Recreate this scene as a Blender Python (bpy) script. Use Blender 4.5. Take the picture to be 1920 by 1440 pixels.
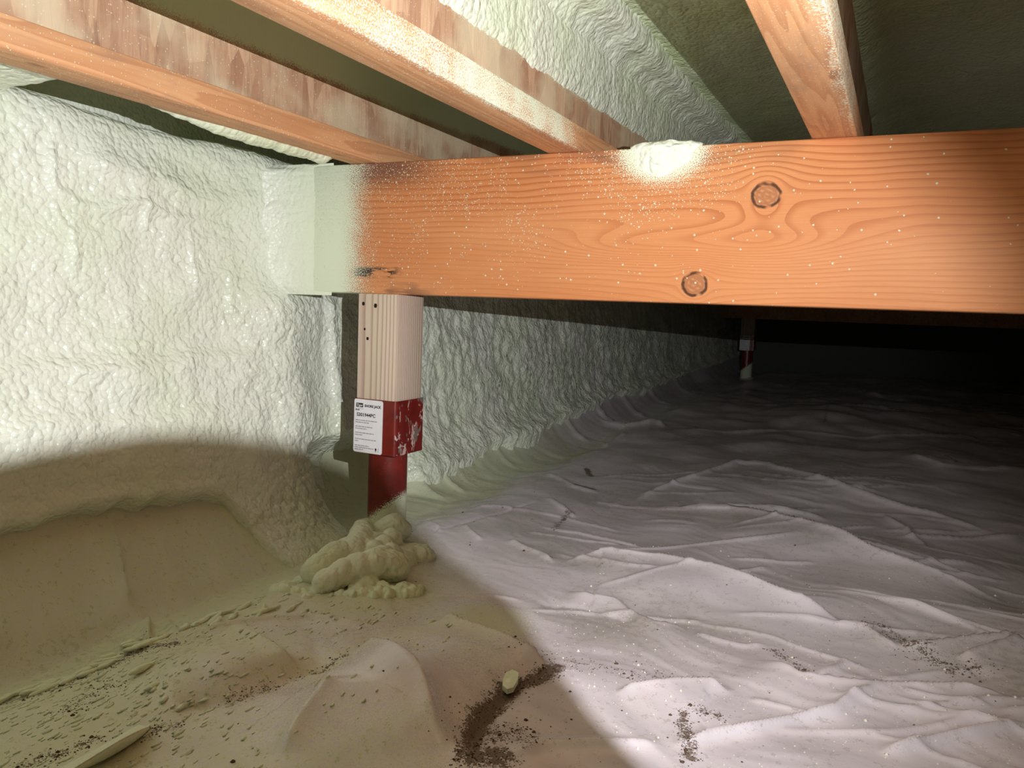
import bpy, math, random
import numpy as np
from mathutils import Vector, Matrix

random.seed(7)
S = bpy.context.scene
COL = S.collection
for o in list(bpy.data.objects):
    bpy.data.objects.remove(o)

# ---------------------------------------------------------------- camera
# the camera sits at the world origin; +X runs along the beam away from the
# foamed wall, +Y along the joists, +Z up.
cam_d = bpy.data.cameras.new('camera')
cam_d.sensor_fit = 'HORIZONTAL'
cam_d.sensor_width = 36.0
cam_d.lens = 1500.0 / 1920.0 * 36.0
cam_d.clip_start = 0.01
cam = bpy.data.objects.new('camera', cam_d)
COL.objects.link(cam)
RIGHT = Vector((0.89892505, 0.43656063, 0.03672292))
DOWN = Vector((0.07404247, -0.06877325, -0.99488087))
FWD = Vector((-0.43180027, 0.89704239, -0.09414602))
mw = Matrix.Identity(4)
for i in range(3):
    mw[i][0], mw[i][1], mw[i][2] = RIGHT[i], -DOWN[i], -FWD[i]
cam.matrix_world = mw
S.camera = cam

# ---------------------------------------------------------------- world, lamp, exposure
world = bpy.data.worlds.new('world')
S.world = world
world.use_nodes = True
world.node_tree.nodes['Background'].inputs[0].default_value = (0, 0, 0, 1)   # closed crawl space: no sky
world.node_tree.nodes['Background'].inputs[1].default_value = 0.0

LAMP = Vector((0.10, 0.18, 0.06))
LAMP_AZ, LAMP_EL = math.radians(-52), math.radians(5)
LAMP_W = 63.0
LAMP_CONE = 150.0
spot = bpy.data.lights.new('lamp_light', 'SPOT')
spot.energy = LAMP_W
spot.color = (0.955, 0.98, 0.99)
spot.spot_size = math.radians(LAMP_CONE)
spot.spot_blend = 1.0
spot.shadow_soft_size = 0.0005
lamp_light = bpy.data.objects.new('lamp_light', spot)
COL.objects.link(lamp_light)
_d = Vector((math.sin(LAMP_AZ) * math.cos(LAMP_EL), math.cos(LAMP_AZ) * math.cos(LAMP_EL), math.sin(LAMP_EL)))
lamp_light.rotation_euler = _d.to_track_quat('-Z', 'Y').to_euler()
lamp_light.location = LAMP

S.view_settings.view_transform = 'Standard'
S.view_settings.look = 'None'
S.view_settings.gamma = 1.0
S.view_settings.use_curve_mapping = False
S.view_settings.exposure = 0.0
S.cycles.max_bounces = 6
S.cycles.diffuse_bounces = 4
S.cycles.glossy_bounces = 2
S.cycles.adaptive_threshold = 0.12
S.cycles.sample_clamp_indirect = 6.0

# ---------------------------------------------------------------- numpy noise
def _hash(ix, iy, seed):
    h = (ix.astype(np.int64) * 374761393 + iy.astype(np.int64) * 668265263 + seed * 1442695041) & 0x7fffffff
    h = ((h ^ (h >> 13)) * 1274126177) & 0x7fffffff
    return ((h ^ (h >> 16)) & 0xffff) / 65535.0

def pn(x, y, seed=0):
    x, y = np.broadcast_arrays(np.asarray(x, float), np.asarray(y, float))
    x0, y0 = np.floor(x), np.floor(y)
    fx, fy = x - x0, y - y0
    def g(dx, dy):
        a = _hash(x0 + dx, y0 + dy, seed) * 2 * math.pi
        return np.cos(a) * (fx - dx) + np.sin(a) * (fy - dy)
    u = fx * fx * fx * (fx * (fx * 6 - 15) + 10)
    v = fy * fy * fy * (fy * (fy * 6 - 15) + 10)
    a = g(0, 0) * (1 - u) + g(1, 0) * u
    b = g(0, 1) * (1 - u) + g(1, 1) * u
    return (a * (1 - v) + b * v) * 1.5

def fbm(x, y, octv=4, seed=0, gain=0.5):
    r, a = 0, 1.0
    for k in range(octv):
        r = r + a * pn(x * 2 ** k + 3.1 * k, y * 2 ** k - 1.7 * k, seed + k)
        a *= gain
    return r

def worley(x, y, seed=0):
    x, y = np.broadcast_arrays(np.asarray(x, float), np.asarray(y, float))
    x0, y0 = np.floor(x), np.floor(y)
    best = np.full(x.shape, 9.0)
    for dx in (-1, 0, 1):
        for dy in (-1, 0, 1):
            px = x0 + dx + _hash(x0 + dx, y0 + dy, seed)
            py = y0 + dy + _hash(x0 + dx, y0 + dy, seed + 91)
            best = np.minimum(best, (px - x) ** 2 + (py - y) ** 2)
    return np.sqrt(best)

def sm(x, a, b):
    t = np.clip((np.asarray(x, float) - a) / (b - a), 0, 1)
    return t * t * (3 - 2 * t)

def gs(x, c, w):
    return np.exp(-((np.asarray(x, float) - c) / w) ** 2)

# ---------------------------------------------------------------- mesh helpers
def tag(o, label=None, cat=None, group=None, kind=None):
    if label: o['label'] = label
    if cat: o['category'] = cat
    if group: o['group'] = group
    if kind: o['kind'] = kind
    return o

def link(name, me, m=None, parent=None, smooth=True):
    if m is not None and not me.materials:
        me.materials.append(m)
    if smooth:
        me.polygons.foreach_set('use_smooth', np.ones(len(me.polygons), bool))
    me.update()
    o = bpy.data.objects.new(name, me)
    COL.objects.link(o)
    if parent: o.parent = parent
    return o

def empty(name, loc=(0, 0, 0), parent=None):
    o = bpy.data.objects.new(name, None)
    COL.objects.link(o)
    o.location = loc
    o.empty_display_size = 0.05
    if parent: o.parent = parent
    return o

def grid_mesh(name, P, close_u=False, flip=False):
    nu, nv = P.shape[:2]
    me = bpy.data.meshes.new(name)
    me.vertices.add(nu * nv)
    me.vertices.foreach_set('co', P.reshape(-1).astype(np.float32))
    idx = np.arange(nu * nv).reshape(nu, nv)
    if close_u:
        idx = np.vstack([idx, idx[:1]])
    q = np.stack([idx[:-1, :-1], idx[1:, :-1], idx[1:, 1:], idx[:-1, 1:]], -1).reshape(-1, 4)
    if flip: q = q[:, ::-1]
    n = len(q)
    me.loops.add(n * 4)
    me.loops.foreach_set('vertex_index', q.reshape(-1).astype(np.int32))
    me.polygons.add(n)
    me.polygons.foreach_set('loop_start', np.arange(0, n * 4, 4, dtype=np.int32))
    me.update(calc_edges=True)
    return me

def add_attr(me, name, v):
    a = me.attributes.new(name, 'FLOAT', 'POINT')
    a.data.foreach_set('value', np.asarray(v, np.float32).reshape(-1))

def mesh_py(name, V, F):
    me = bpy.data.meshes.new(name)
    me.from_pydata([tuple(v) for v in V], [], F)
    me.update()
    return me

def box_mesh(name, lo, hi, bev=0.0, seg=2):
    import bmesh
    bm = bmesh.new()
    bmesh.ops.create_cube(bm, size=1.0)
    for v in bm.verts:
        for i in range(3):
            v.co[i] = lo[i] + (v.co[i] + 0.5) * (hi[i] - lo[i])
    if bev:
        bmesh.ops.bevel(bm, geom=bm.edges[:], offset=bev, segments=seg, affect='EDGES', profile=0.5)
    me = bpy.data.meshes.new(name)
    bm.to_mesh(me); bm.free()
    return me

def axis_steps(segs):
    """segs: list of (start, end, first step, last step)"""
    out = []
    for a, b, s0, s1 in segs:
        n = max(2, int(round((b - a) / ((s0 + s1) / 2))))
        t = np.linspace(0, 1, n, endpoint=False)
        w = s0 + (s1 - s0) * t
        c = np.concatenate([[0], np.cumsum(w)])
        out.append(a + (b - a) * c[:-1] / c[-1])
    out.append([segs[-1][1]])
    return np.concatenate(out)

# ---------------------------------------------------------------- node helpers
class K:
    """a socket with arithmetic"""
    def __init__(s, B, sock): s.B, s.s = B, sock
    def _m(s, op, o=None, r=False):
        n = s.B.nt.nodes.new('ShaderNodeMath'); n.operation = op
        a, b = (o, s) if r else (s, o)
        s.B.put(n.inputs[0], a)
        if b is not None: s.B.put(n.inputs[1], b)
        return K(s.B, n.outputs[0])
    def __add__(s, o): return s._m('ADD', o)
    __radd__ = __add__
    def __sub__(s, o): return s._m('SUBTRACT', o)
    def __rsub__(s, o): return s._m('SUBTRACT', o, True)
    def __mul__(s, o): return s._m('MULTIPLY', o)
    __rmul__ = __mul__
    def __truediv__(s, o): return s._m('DIVIDE', o)
    def __rtruediv__(s, o): return s._m('DIVIDE', o, True)
    def max(s, o): return s._m('MAXIMUM', o)
    def min(s, o): return s._m('MINIMUM', o)
    def sin(s): return s._m('SINE')
    def exp(s): return s._m('EXPONENT')
    def abs(s): return s._m('ABSOLUTE')
    def pw(s, o): return s._m('POWER', o)
    def frac(s): return s._m('FRACT')
    def lt(s, o): return s._m('LESS_THAN', o)

class Bld:
    def __init__(b, name):
        b.m = bpy.data.materials.new(name); b.m.use_nodes = True
        b.nt = b.m.node_tree
        b.p = b.nt.nodes['Principled BSDF']
        b.geo = b.nt.nodes.new('ShaderNodeNewGeometry')
        b.tc = b.nt.nodes.new('ShaderNodeTexCoord')
    @property
    def pos(b): return K(b, b.geo.outputs['Position'])
    @property
    def obj(b): return K(b, b.tc.outputs['Object'])
    @property
    def nrm(b): return K(b, b.geo.outputs['Normal'])
    def put(b, inp, v):
        if isinstance(v, K): b.nt.links.new(v.s, inp)
        elif isinstance(v, (tuple, list)) and len(v) == 3 and inp.type == 'RGBA': inp.default_value = (*v, 1)
        else: inp.default_value = v
    def sep(b, v):
        n = b.nt.nodes.new('ShaderNodeSeparateXYZ'); b.put(n.inputs[0], v)
        return [K(b, n.outputs[i]) for i in range(3)]
    def comb(b, x, y, z):
        n = b.nt.nodes.new('ShaderNodeCombineXYZ')
        for i, q in enumerate((x, y, z)): b.put(n.inputs[i], q)
        return K(b, n.outputs[0])
    def scl(b, v, s):
        n = b.nt.nodes.new('ShaderNodeVectorMath'); n.operation = 'MULTIPLY'
        b.put(n.inputs[0], v); n.inputs[1].default_value = s
        return K(b, n.outputs[0])
    def noise(b, v, scale=5, detail=2, rough=0.5, dist=0.0):
        n = b.nt.nodes.new('ShaderNodeTexNoise'); b.put(n.inputs['Vector'], v)
        b.put(n.inputs['Scale'], scale); b.put(n.inputs['Detail'], detail)
        b.put(n.inputs['Roughness'], rough); b.put(n.inputs['Distortion'], dist)
        return K(b, n.outputs[0])
    def vor(b, v, scale=5, feature='F1', smooth=0.3, rnd=1.0):
        n = b.nt.nodes.new('ShaderNodeTexVoronoi'); n.feature = feature
        b.put(n.inputs['Vector'], v); b.put(n.inputs['Scale'], scale); b.put(n.inputs['Randomness'], rnd)
        if feature == 'SMOOTH_F1': b.put(n.inputs['Smoothness'], smooth)
        return K(b, n.outputs['Distance']), K(b, n.outputs['Color'])
    def sm(b, x, a, c, lo=0.0, hi=1.0):
        n = b.nt.nodes.new('ShaderNodeMapRange'); n.interpolation_type = 'SMOOTHSTEP'
        b.put(n.inputs['Value'], x); b.put(n.inputs['From Min'], a); b.put(n.inputs['From Max'], c)
        b.put(n.inputs['To Min'], lo); b.put(n.inputs['To Max'], hi)
        return K(b, n.outputs[0])
    def mix(b, f, c1, c2):
        n = b.nt.nodes.new('ShaderNodeMix'); n.data_type = 'RGBA'
        b.put(n.inputs[0], f); b.put(n.inputs[6], c1); b.put(n.inputs[7], c2)
        return K(b, n.outputs[2])
    def attr(b, name):
        n = b.nt.nodes.new('ShaderNodeAttribute'); n.attribute_name = name
        return K(b, n.outputs['Fac'])
    def bump(b, h, strength=1.0, dist=0.001, normal=None):
        n = b.nt.nodes.new('ShaderNodeBump')
        n.inputs['Strength'].default_value = strength; n.inputs['Distance'].default_value = dist
        b.put(n.inputs['Height'], h)
        if normal is not None: b.put(n.inputs['Normal'], normal)
        return K(b, n.outputs[0])
    def done(b, col, rough=0.6, normal=None, spec=0.5, **kw):
        b.put(b.p.inputs['Base Color'], col); b.put(b.p.inputs['Roughness'], rough)
        b.put(b.p.inputs['Specular IOR Level'], spec)
        if normal is not None: b.put(b.p.inputs['Normal'], normal)
        for k, v in kw.items(): b.put(b.p.inputs[k], v)
        return b.m

def xcol(c1, c2, t): return tuple(a + (b_ - a) * t for a, b_ in zip(c1, c2))

# ---------------------------------------------------------------- materials
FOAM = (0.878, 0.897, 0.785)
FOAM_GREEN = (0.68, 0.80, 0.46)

def foam_height(b, v):
    w = b.noise(v, 80, 1, 0.4, 0.25)
    d, _ = b.vor(v, 130, 'F1')
    return w * 1.25 - d * d * 0.75

def make_foam(name, tint=0.0, strength=0.9, dist=0.0034, rough=0.25):
    b = Bld(name)
    v = b.pos
    blot = b.noise(v, 7, 0)
    col = b.mix(b.sm(blot, 0.38, 0.68), xcol(FOAM, FOAM_GREEN, 0.0 + tint), xcol(FOAM, FOAM_GREEN, 0.22 + tint))
    nr = b.bump(foam_height(b, v), strength, dist)
    return b.done(col, rough, nr, spec=0.45)

M = {}
M['foam'] = make_foam('spray_foam')
M['foam_web'] = make_foam('spray_foam_thin', 0.15, 0.8, 0.003, 0.4)
M['foam_ceiling'] = make_foam('spray_foam_ceiling', 0.75, 0.7, 0.004, 0.5)  # olive tint also colours the bounced light
M['foam_bounce'] = make_foam('spray_foam_bounce_tint', 0.7, 0.7, 0.004, 0.5)  # greener than the side wall foam, to colour the bounced light
M['foam_lump'] = make_foam('spray_foam_lump', 0.32, 0.7, 0.0028, 0.5)

def make_coat(name):
    b = Bld(name)
    x, y, z = b.sep(b.pos)
    t = b.sm(x, -1.12, -1.02)
    col = b.mix(t, FOAM, xcol(FOAM, FOAM_GREEN, 0.28))
    h = foam_height(b, b.pos) * (1.0 - t * 0.8) + b.noise(b.scl(b.pos, (12, 1, 170)), 1.0, 1) * 0.25 + b.noise(b.pos, 500, 0) * 0.12
    return b.done(col, 0.35, b.bump(h, 0.9, 0.003), spec=0.45)
M['foam_coat'] = make_coat('spray_foam_feathered')

def speckle(b, v, scale, size, density, seed=0.0):
    """round foam droplets: mask 0..1; density is a socket or number 0..1"""
    vv = b.scl(v, (1, 1, 1))
    d, c = b.vor(vv, scale, 'F1')
    r, g, _ = b.sep(c)
    rad = r * size + size * 0.25
    on = g.lt(density)
    return b.sm(d, rad, rad * 0.6) * on

def make_beam(name, far=False):
    b = Bld(name)
    v = b.pos
    x, y, z = b.sep(v)
    n1 = b.noise(b.scl(v, (1.6, 1, 7)), 1.0, 2, 0.5)
    F = z + (n1 - 0.5) * 0.05
    F = F + (b.noise(b.scl(v, (9, 1, 10)), 1.0, 1, 0.5) - 0.5) * 0.006
    ringm = None; inside = None; kfill = None
    for (kx, kz, R) in ((-0.1926, 0.1788, 0.0185), (-0.2901, 0.047, 0.0175)):
        dx, dz = (x - kx) * 0.92, z - kz
        d2 = dx * dx + dz * dz
        F = F - dz * (R * R * 2.6) / (d2 + R * R * 0.9)
        d = (d2 + 1e-8).pw(0.5) + (b.noise(v, 70, 2) - 0.5) * 0.006
        ins = b.sm(d, R, R * 0.9)
        ring = b.sm((d - R * 0.96).abs(), 0.0034, 0.0008) * b.sm(b.noise(v, 55, 1), 0.30, 0.5)
        inn = (d * 900).sin() * 0.5 + 0.5
        inside = ins if inside is None else inside.max(ins)
        ringm = ring if ringm is None else ringm.max(ring)
        kfill = inn if kfill is None else kfill * inn
    # cathedral figure between the knots
    for (cx, cz, sx, sz, A) in ((-0.235, 0.108, 0.16, 0.032, 0.058), (-0.42, 0.106, 0.13, 0.026, 0.034)):
        dx, dz = (x - cx) / sx, (z - cz) / sz
        F = F + ((dx * dx + dz * dz) * -1.0).exp() * A
    ph = (F * 105.0).frac()
    late = b.sm(ph, 0.45, 0.95) * b.sm(ph, 1.0, 0.96)
    dens = b.sm(z, 0.09, 0.18, 0.45, 1.0)
    late = late * dens * b.sm(b.noise(b.scl(v, (3, 1, 14)), 1.0, 2), 0.25, 0.6, 0.35, 1.0)
    fib = b.noise(b.scl(v, (14, 60, 900)), 1.0, 2, 0.6)
    tone = b.noise(b.scl(v, (2.2, 1, 9)), 1.0, 3, 0.5)
    light = b.mix(b.sm(tone, 0.3, 0.7), (0.68, 0.25, 0.092), (0.74, 0.31, 0.128))
    col = b.mix(late * 0.72, light, (0.47, 0.125, 0.034))
    col = b.mix(b.sm(fib, 0.35, 0.75) * 0.22, col, (0.42, 0.15, 0.05))
    col = b.mix(inside * 0.85, col, b.mix(kfill, (0.42, 0.16, 0.07), (0.62, 0.28, 0.12)))
    col = b.mix(ringm * 0.9, col, (0.05, 0.018, 0.010))
    # grey weathering along the top edge and dark mould near the jack
    gt = b.noise(b.scl(v, (5, 2, 16)), 1.0, 2, 0.6)
    top = b.sm(z, 0.205, 0.252) * b.sm(gt, 0.42, 0.66) * b.sm(x, 0.45, -0.2, 0.75, 1.0)
    topl = b.sm(z, 0.19, 0.245) * b.sm(x, -0.70, -0.86) * b.sm(x, -1.02, -0.94)
    col = b.mix((top * 0.7).max(topl * 0.8), col, (0.15, 0.07, 0.055))
    mould = b.sm(b.noise(b.scl(v, (26, 10, 110)), 1.0, 3, 0.6), 0.40, 0.49)
    mm = b.sm(((x + 0.885) / 0.065).abs(), 1.0, 0.5) * b.sm(((z - 0.057) / 0.013).abs(), 1.0, 0.4)
    mb = b.sm(((x + 0.86) / 0.13).abs(), 1.0, 0.4) * b.sm(z, 0.050, 0.022)
    col = b.mix(mould * mm * 0.95, col, (0.03, 0.02, 0.015))
    col = b.mix(b.sm(b.noise(b.scl(v, (12, 10, 60)), 1.0, 3), 0.45, 0.6) * mb * 0.6, col, (0.12, 0.06, 0.045))
    # foam overspray from the wall side, then scattered droplets
    over = b.sm(x + (b.noise(v, 30, 2) - 0.5) * 0.03, -0.850, -1.00)
    grain = b.noise(v, 600, 1, 0.6)
    ov = b.sm(over * 1.5 + (grain - 0.5) * 3.4, 0.60, 0.95) * b.sm(over, 0.0, 0.12)
    ov = ov.max(b.sm(x + (grain - 0.5) * 0.08, -0.950, -0.985))
    halo = b.sm(((x + 0.352) * (x + 0.352) * 0.55 + (z - 0.255) * (z - 0.255)).pw(0.5), 0.078, 0.026)
    hv = b.sm(halo + (grain - 0.5) * 2.4, 0.42, 0.66) * b.sm(halo, 0.0, 0.15)
    dn = b.sm(x, 0.15, -0.75, 0.05, 0.62) * b.sm(z, 0.0, 0.22, 0.45, 1.0)
    clump = b.sm(((x + 0.80) * (x + 0.80) * 0.25 + (z - 0.222) * (z - 0.222)).pw(0.5), 0.065, 0.0) * 0.75
    clump = clump.max(b.sm(((x + 0.352) * (x + 0.352) * 0.4 + (z - 0.24) * (z - 0.24)).pw(0.5), 0.12, 0.03) * 0.6)
    pat = b.sm(b.noise(v, 9, 2), 0.3, 0.65, 0.5, 1.3)
    s1 = speckle(b, v, 330, 0.36, (dn + clump) * pat)
    s2 = speckle(b, v, 170, 0.30, (dn * 0.30 + clump * 0.3) * pat)
    sp = s1.max(s2)
    col = b.mix(sp * 0.9, col, (0.82, 0.78, 0.58))
    col = b.mix(ov.max(hv), col, xcol(FOAM, FOAM_GREEN, 0.28))
    h = fib * 0.35 + late * -0.25 + sp * 1.4 + ov * 1.2 + ringm * -1.0
    nr = b.bump(h, 0.5, 0.0012)
    return b.done(col, 0.55, nr, spec=0.35)
M['beam'] = make_beam('beam_timber')

def make_flange(name, dust_x=None, dust=0.25):
    """laminated flange timber, grain along Y"""
    b = Bld(name)
    v = b.pos
    x, y, z = b.sep(v)
    F = b.noise(b.scl(v, (22, 1.1, 22)), 1.0, 2, 0.5)
    ph = (F * 11.0).frac()
    late = b.sm(ph, 0.3, 0.92) * b.sm(ph, 1.0, 0.94)
    fib = b.noise(b.scl(v, (420, 9, 420)), 1.0, 2, 0.6)
    tone = b.noise(b.scl(v, (6, 1.5, 6)), 1.0, 3)
    col = b.mix(b.sm(tone, 0.3, 0.7), (0.68, 0.325, 0.15), (0.73, 0.41, 0.215))
    col = b.mix(late * 0.5, col, (0.46, 0.18, 0.075))
    col = b.mix(b.sm(fib, 0.4, 0.8) * 0.2, col, (0.38, 0.16, 0.08))
    d, c = b.vor(b.scl(v, (14, 5, 14)), 1.0)
    col = b.mix(b.sm(d, 0.13, 0.08) * 0.7, col, (0.30, 0.11, 0.05))
    dirt = b.sm(b.noise(b.scl(v, (18, 5, 18)), 1.0, 4, 0.65), 0.5, 0.72)
    col = b.mix(dirt * 0.45, col, (0.30, 0.18, 0.13))
    sp = speckle(b, v, 320, 0.32, dust).max(speckle(b, v, 170, 0.26, dust * 0.25))
    col = b.mix(sp * 0.8, col, (0.80, 0.76, 0.58))
    grain = b.noise(v, 500, 1, 0.6)
    if dust_x is not None:
        m = b.sm(x + (b.noise(v, 25, 2) - 0.5) * 0.02, dust_x[0], dust_x[1]) * b.sm(y, dust_x[2], dust_x[3], dust_x[4], dust_x[5])
        m = m * b.sm(y, 1.30, 1.10)
        ov = b.sm(m + (grain - 0.5) * 2.4, 0.35, 0.8)
        col = b.mix(ov, col, xcol(FOAM, FOAM_GREEN, 0.3))
    nr = b.bump(fib * 0.5 + sp, 0.4, 0.001)
    return b.done(col, 0.6, nr, spec=0.3)
M['flange'] = make_flange('flange_timber', None, 0.55)
M['flange_dusted'] = make_flange('flange_timber_dusted', (-0.505, -0.478, 0.60, 0.95, 0.55, 0.95), 0.25)
M['flange_edge'] = make_flange('flange_timber_edge', (-0.097, -0.070, 0.5, 1.0, 0.75, 0.55), 0.06)

def make_osb(name, foam_from=None):
    b = Bld(name)
    v = b.pos
    x, y, z = b.sep(v)
    q = b.scl(v, (1, 1, 0.32))
    d, c = b.vor(q, 42, 'F1')
    r, g, bl = b.sep(c)
    st = b.noise(b.scl(v, (5, 90, 11)), 1.0, 3, 0.6, 1.2)
    col = b.mix(r, (0.47, 0.265, 0.165), (0.66, 0.42, 0.27))
    col = b.mix(b.sm(g, 0.55, 1.0) * 0.6, col, (0.36, 0.17, 0.10))
    col = b.mix(b.sm(st, 0.42, 0.7) * 0.45, col, (0.30, 0.15, 0.095))
    streak = b.sm(b.noise(b.scl(v, (5, 22, 4)), 1.0, 4, 0.6, 1.5), 0.6, 0.7)
    col = b.mix(streak * 0.5, col, (0.22, 0.085, 0.05))
    dusty = b.sm(b.noise(b.scl(v, (9, 9, 12)), 1.0, 3), 0.4, 0.68)
    col = b.mix(dusty * 0.6, col, (0.72, 0.62, 0.43))
    sp = speckle(b, v, 330, 0.32, 0.30)
    col = b.mix(sp * 0.7, col, (0.78, 0.72, 0.55))
    if foam_from is not None:
        m = b.sm(z + (b.noise(v, 18, 2) - 0.5) * 0.012 - b.sm(y, 1.25, 1.9) * 0.02, foam_from, foam_from + 0.03)
        grain = b.noise(v, 700, 2, 0.6)
        col = b.mix(b.sm(m + (grain - 0.5) * 2.0, 0.3, 0.7), col, xcol(FOAM, FOAM_GREEN, 0.45))
    nr = b.bump(r * 0.6 + st, 0.5, 0.001)
    return b.done(col, 0.7, nr, spec=0.25)
M['osb'] = make_osb('oriented_strand_board')
M['osb_foamed'] = make_osb('oriented_strand_board_foamed', 0.342)
M['osb_top_foamed'] = make_osb('oriented_strand_board_top_foamed', 0.362)

def make_post(name):
    b = Bld(name)
    v = b.obj
    x, y, z = b.sep(v)
    # flat-sawn face (-Y) wide soft bands; edge-grain face (+X) tight lines
    rr = ((x + 0.06) * (x + 0.06) + (y - 0.10) * (y - 0.10)).pw(0.5)
    F = rr + (b.noise(b.scl(v, (10, 10, 2.2)), 1.0, 2) - 0.5) * 0.006
    ph = (F * 230.0).frac()
    late = b.sm(ph, 0.45, 0.9) * b.sm(ph, 1.0, 0.93)
    fib = b.noise(b.scl(v, (500, 500, 9)), 1.0, 2, 0.6)
    tone = b.noise(b.scl(v, (40, 40, 2.5)), 1.0, 2)
    col = b.mix(b.sm(tone, 0.35, 0.65), (0.64, 0.53, 0.40), (0.66, 0.52, 0.43))
    col = b.mix(late * 0.75, col, (0.38, 0.235, 0.17))
    col = b.mix(b.sm(fib, 0.45, 0.8) * 0.3, col, (0.44, 0.31, 0.25))
    edge = b.sm(z, 0.38, 0.395) * 0.0
    nr = b.bump(fib * 0.6 - late * 0.5, 0.45, 0.0008)
    return b.done(col, 0.6, nr, spec=0.3)
M['post'] = make_post('post_timber')

def make_red(name, chips):
    b = Bld(name)
    v = b.obj
    x, y, z = b.sep(v)
    n = b.noise(v, 40, 3)
    col = b.mix(b.sm(n, 0.3, 0.7), (0.135, 0.010, 0.007), (0.19, 0.015, 0.010))
    rough = 0.33
    h = b.noise(v, 240, 2) * 0.2
    if chips:
        # paint scraped to primer and steel on the +X face, lower half
        cx = b.sm(x, 0.0455, 0.0475)
        big = b.noise(b.scl(v, (40, 40, 26)), 1.0, 4, 0.65, 0.6)
        low = b.sm(z, 0.235, 0.175)
        side = b.sm(y, -0.03, 0.02)
        pale = b.sm(big + low * 0.10 + side * 0.03, 0.63, 0.655) * cx
        steel = b.sm(b.noise(b.scl(v, (34, 30, 26)), 1.0, 2, 0.5) + low * 0.09 + side * 0.06, 0.63, 0.67) * cx
        col = b.mix(pale, col, (0.58, 0.40, 0.36))
        col = b.mix(steel, col, b.mix(b.noise(v, 300, 2), (0.10, 0.075, 0.062), (0.28, 0.23, 0.20)))
        dots = speckle(b, v, 130, 0.16, 0.10) * b.sm(y, 0.05, -0.06, 0.3, 1.0)
        col = b.mix(dots * 0.7, col, (0.55, 0.36, 0.32))
        h = h - pale.max(steel) * 0.6
    else:
        grain = b.noise(v, 620, 2, 0.6)
        # foam dust climbing the foot, higher on the +X side
        m = b.sm(z - (x + y * 0.2) * 0.75, 0.075, 0.035)
        ov = b.sm(m + (grain - 0.5) * 2.2, 0.42, 0.66)
        col = b.mix(ov, col, xcol(FOAM, FOAM_GREEN, 0.5))
        rough = b.sm(ov, 0, 1, 0.33, 0.75)
    return b.done(col, rough, b.bump(h, 0.3, 0.0006), spec=0.5)
M['red_tube'] = make_red('red_paint_tube', False)
M['red_collar'] = make_red('red_paint_collar', True)

def plain(name, col, rough=0.6, spec=0.4, **kw):
    b = Bld(name)
    n = b.noise(b.pos, 60, 2)
    c = b.mix(n, tuple(k * 0.93 for k in col), tuple(min(1, k * 1.05) for k in col))
    return b.done(c, rough, None, spec, **kw)
M['label'] = plain('label_paper', (0.80, 0.77, 0.80), 0.45)
M['ink'] = plain('label_ink', (0.02, 0.02, 0.025), 0.5)
M['ink_grey'] = plain('label_ink_fine', (0.28, 0.26, 0.28), 0.5)
M['soil'] = plain('soil', (0.12, 0.078, 0.052), 0.95, 0.1)
M['dark_wall'] = plain('far_wall_darkness', (0.13, 0.135, 0.115), 0.9, 0.1)  # the far wall's darkness is put into its base colour
M['crumb'] = plain('dry_foam_crumb', (0.85, 0.81, 0.70), 0.7, 0.2)
M['hole'] = plain('nail_hole', (0.02, 0.012, 0.008), 0.8, 0.1)
M['black'] = plain('black_plastic', (0.012, 0.012, 0.012), 0.6)
M['steel'] = plain('zinc_steel', (0.35, 0.35, 0.36), 0.4)

def make_sheet(name):
    b = Bld(name)
    v = b.pos
    dirt = b.attr('dirt'); dust = b.attr('dust'); tone = b.attr('tone'); film = b.attr('film')
    grain = b.noise(v, 480, 1, 0.6)
    mid = b.noise(v, 90, 2, 0.65)
    col = b.mix(tone, (0.64, 0.572, 0.625), (0.80, 0.72, 0.785))
    col = b.mix(film * 0.45, col, (0.45, 0.405, 0.385))
    dm = b.sm(dust + (grain - 0.5) * 0.8 + (mid - 0.5) * 0.5, 0.25, 0.8)
    col = b.mix(dm * 0.9, col, (0.69, 0.72, 0.48))
    fine = b.sm(mid + (grain - 0.5) * 0.6 + film * 0.1, 0.60, 0.74)
    col = b.mix(fine * 0.30, col, (0.26, 0.19, 0.13))
    so = b.sm(dirt + (grain - 0.5) * 1.1 + (mid - 0.5) * 1.2, 0.44, 0.70) * b.sm(dirt, 0.04, 0.2)
    col = b.mix(so * 0.9, col, b.mix(grain, (0.06, 0.034, 0.022), (0.20, 0.125, 0.085)))
    sp = speckle(b, v, 230, 0.22, 0.012 + film * 0.08)
    col = b.mix(sp * 0.85, col, (0.88, 0.85, 0.72))
    rough = (0.22 + dm * 0.48 + so * 0.5 + film * 0.1).min(0.9)
    h = mid * 0.5 + so * grain * 2.0 + dm * grain * 0.5 + sp * 0.7
    return b.done(col, rough, b.bump(h, 0.45, 0.0014), spec=0.75)
M['sheet'] = make_sheet('white_polyethylene')

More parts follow.
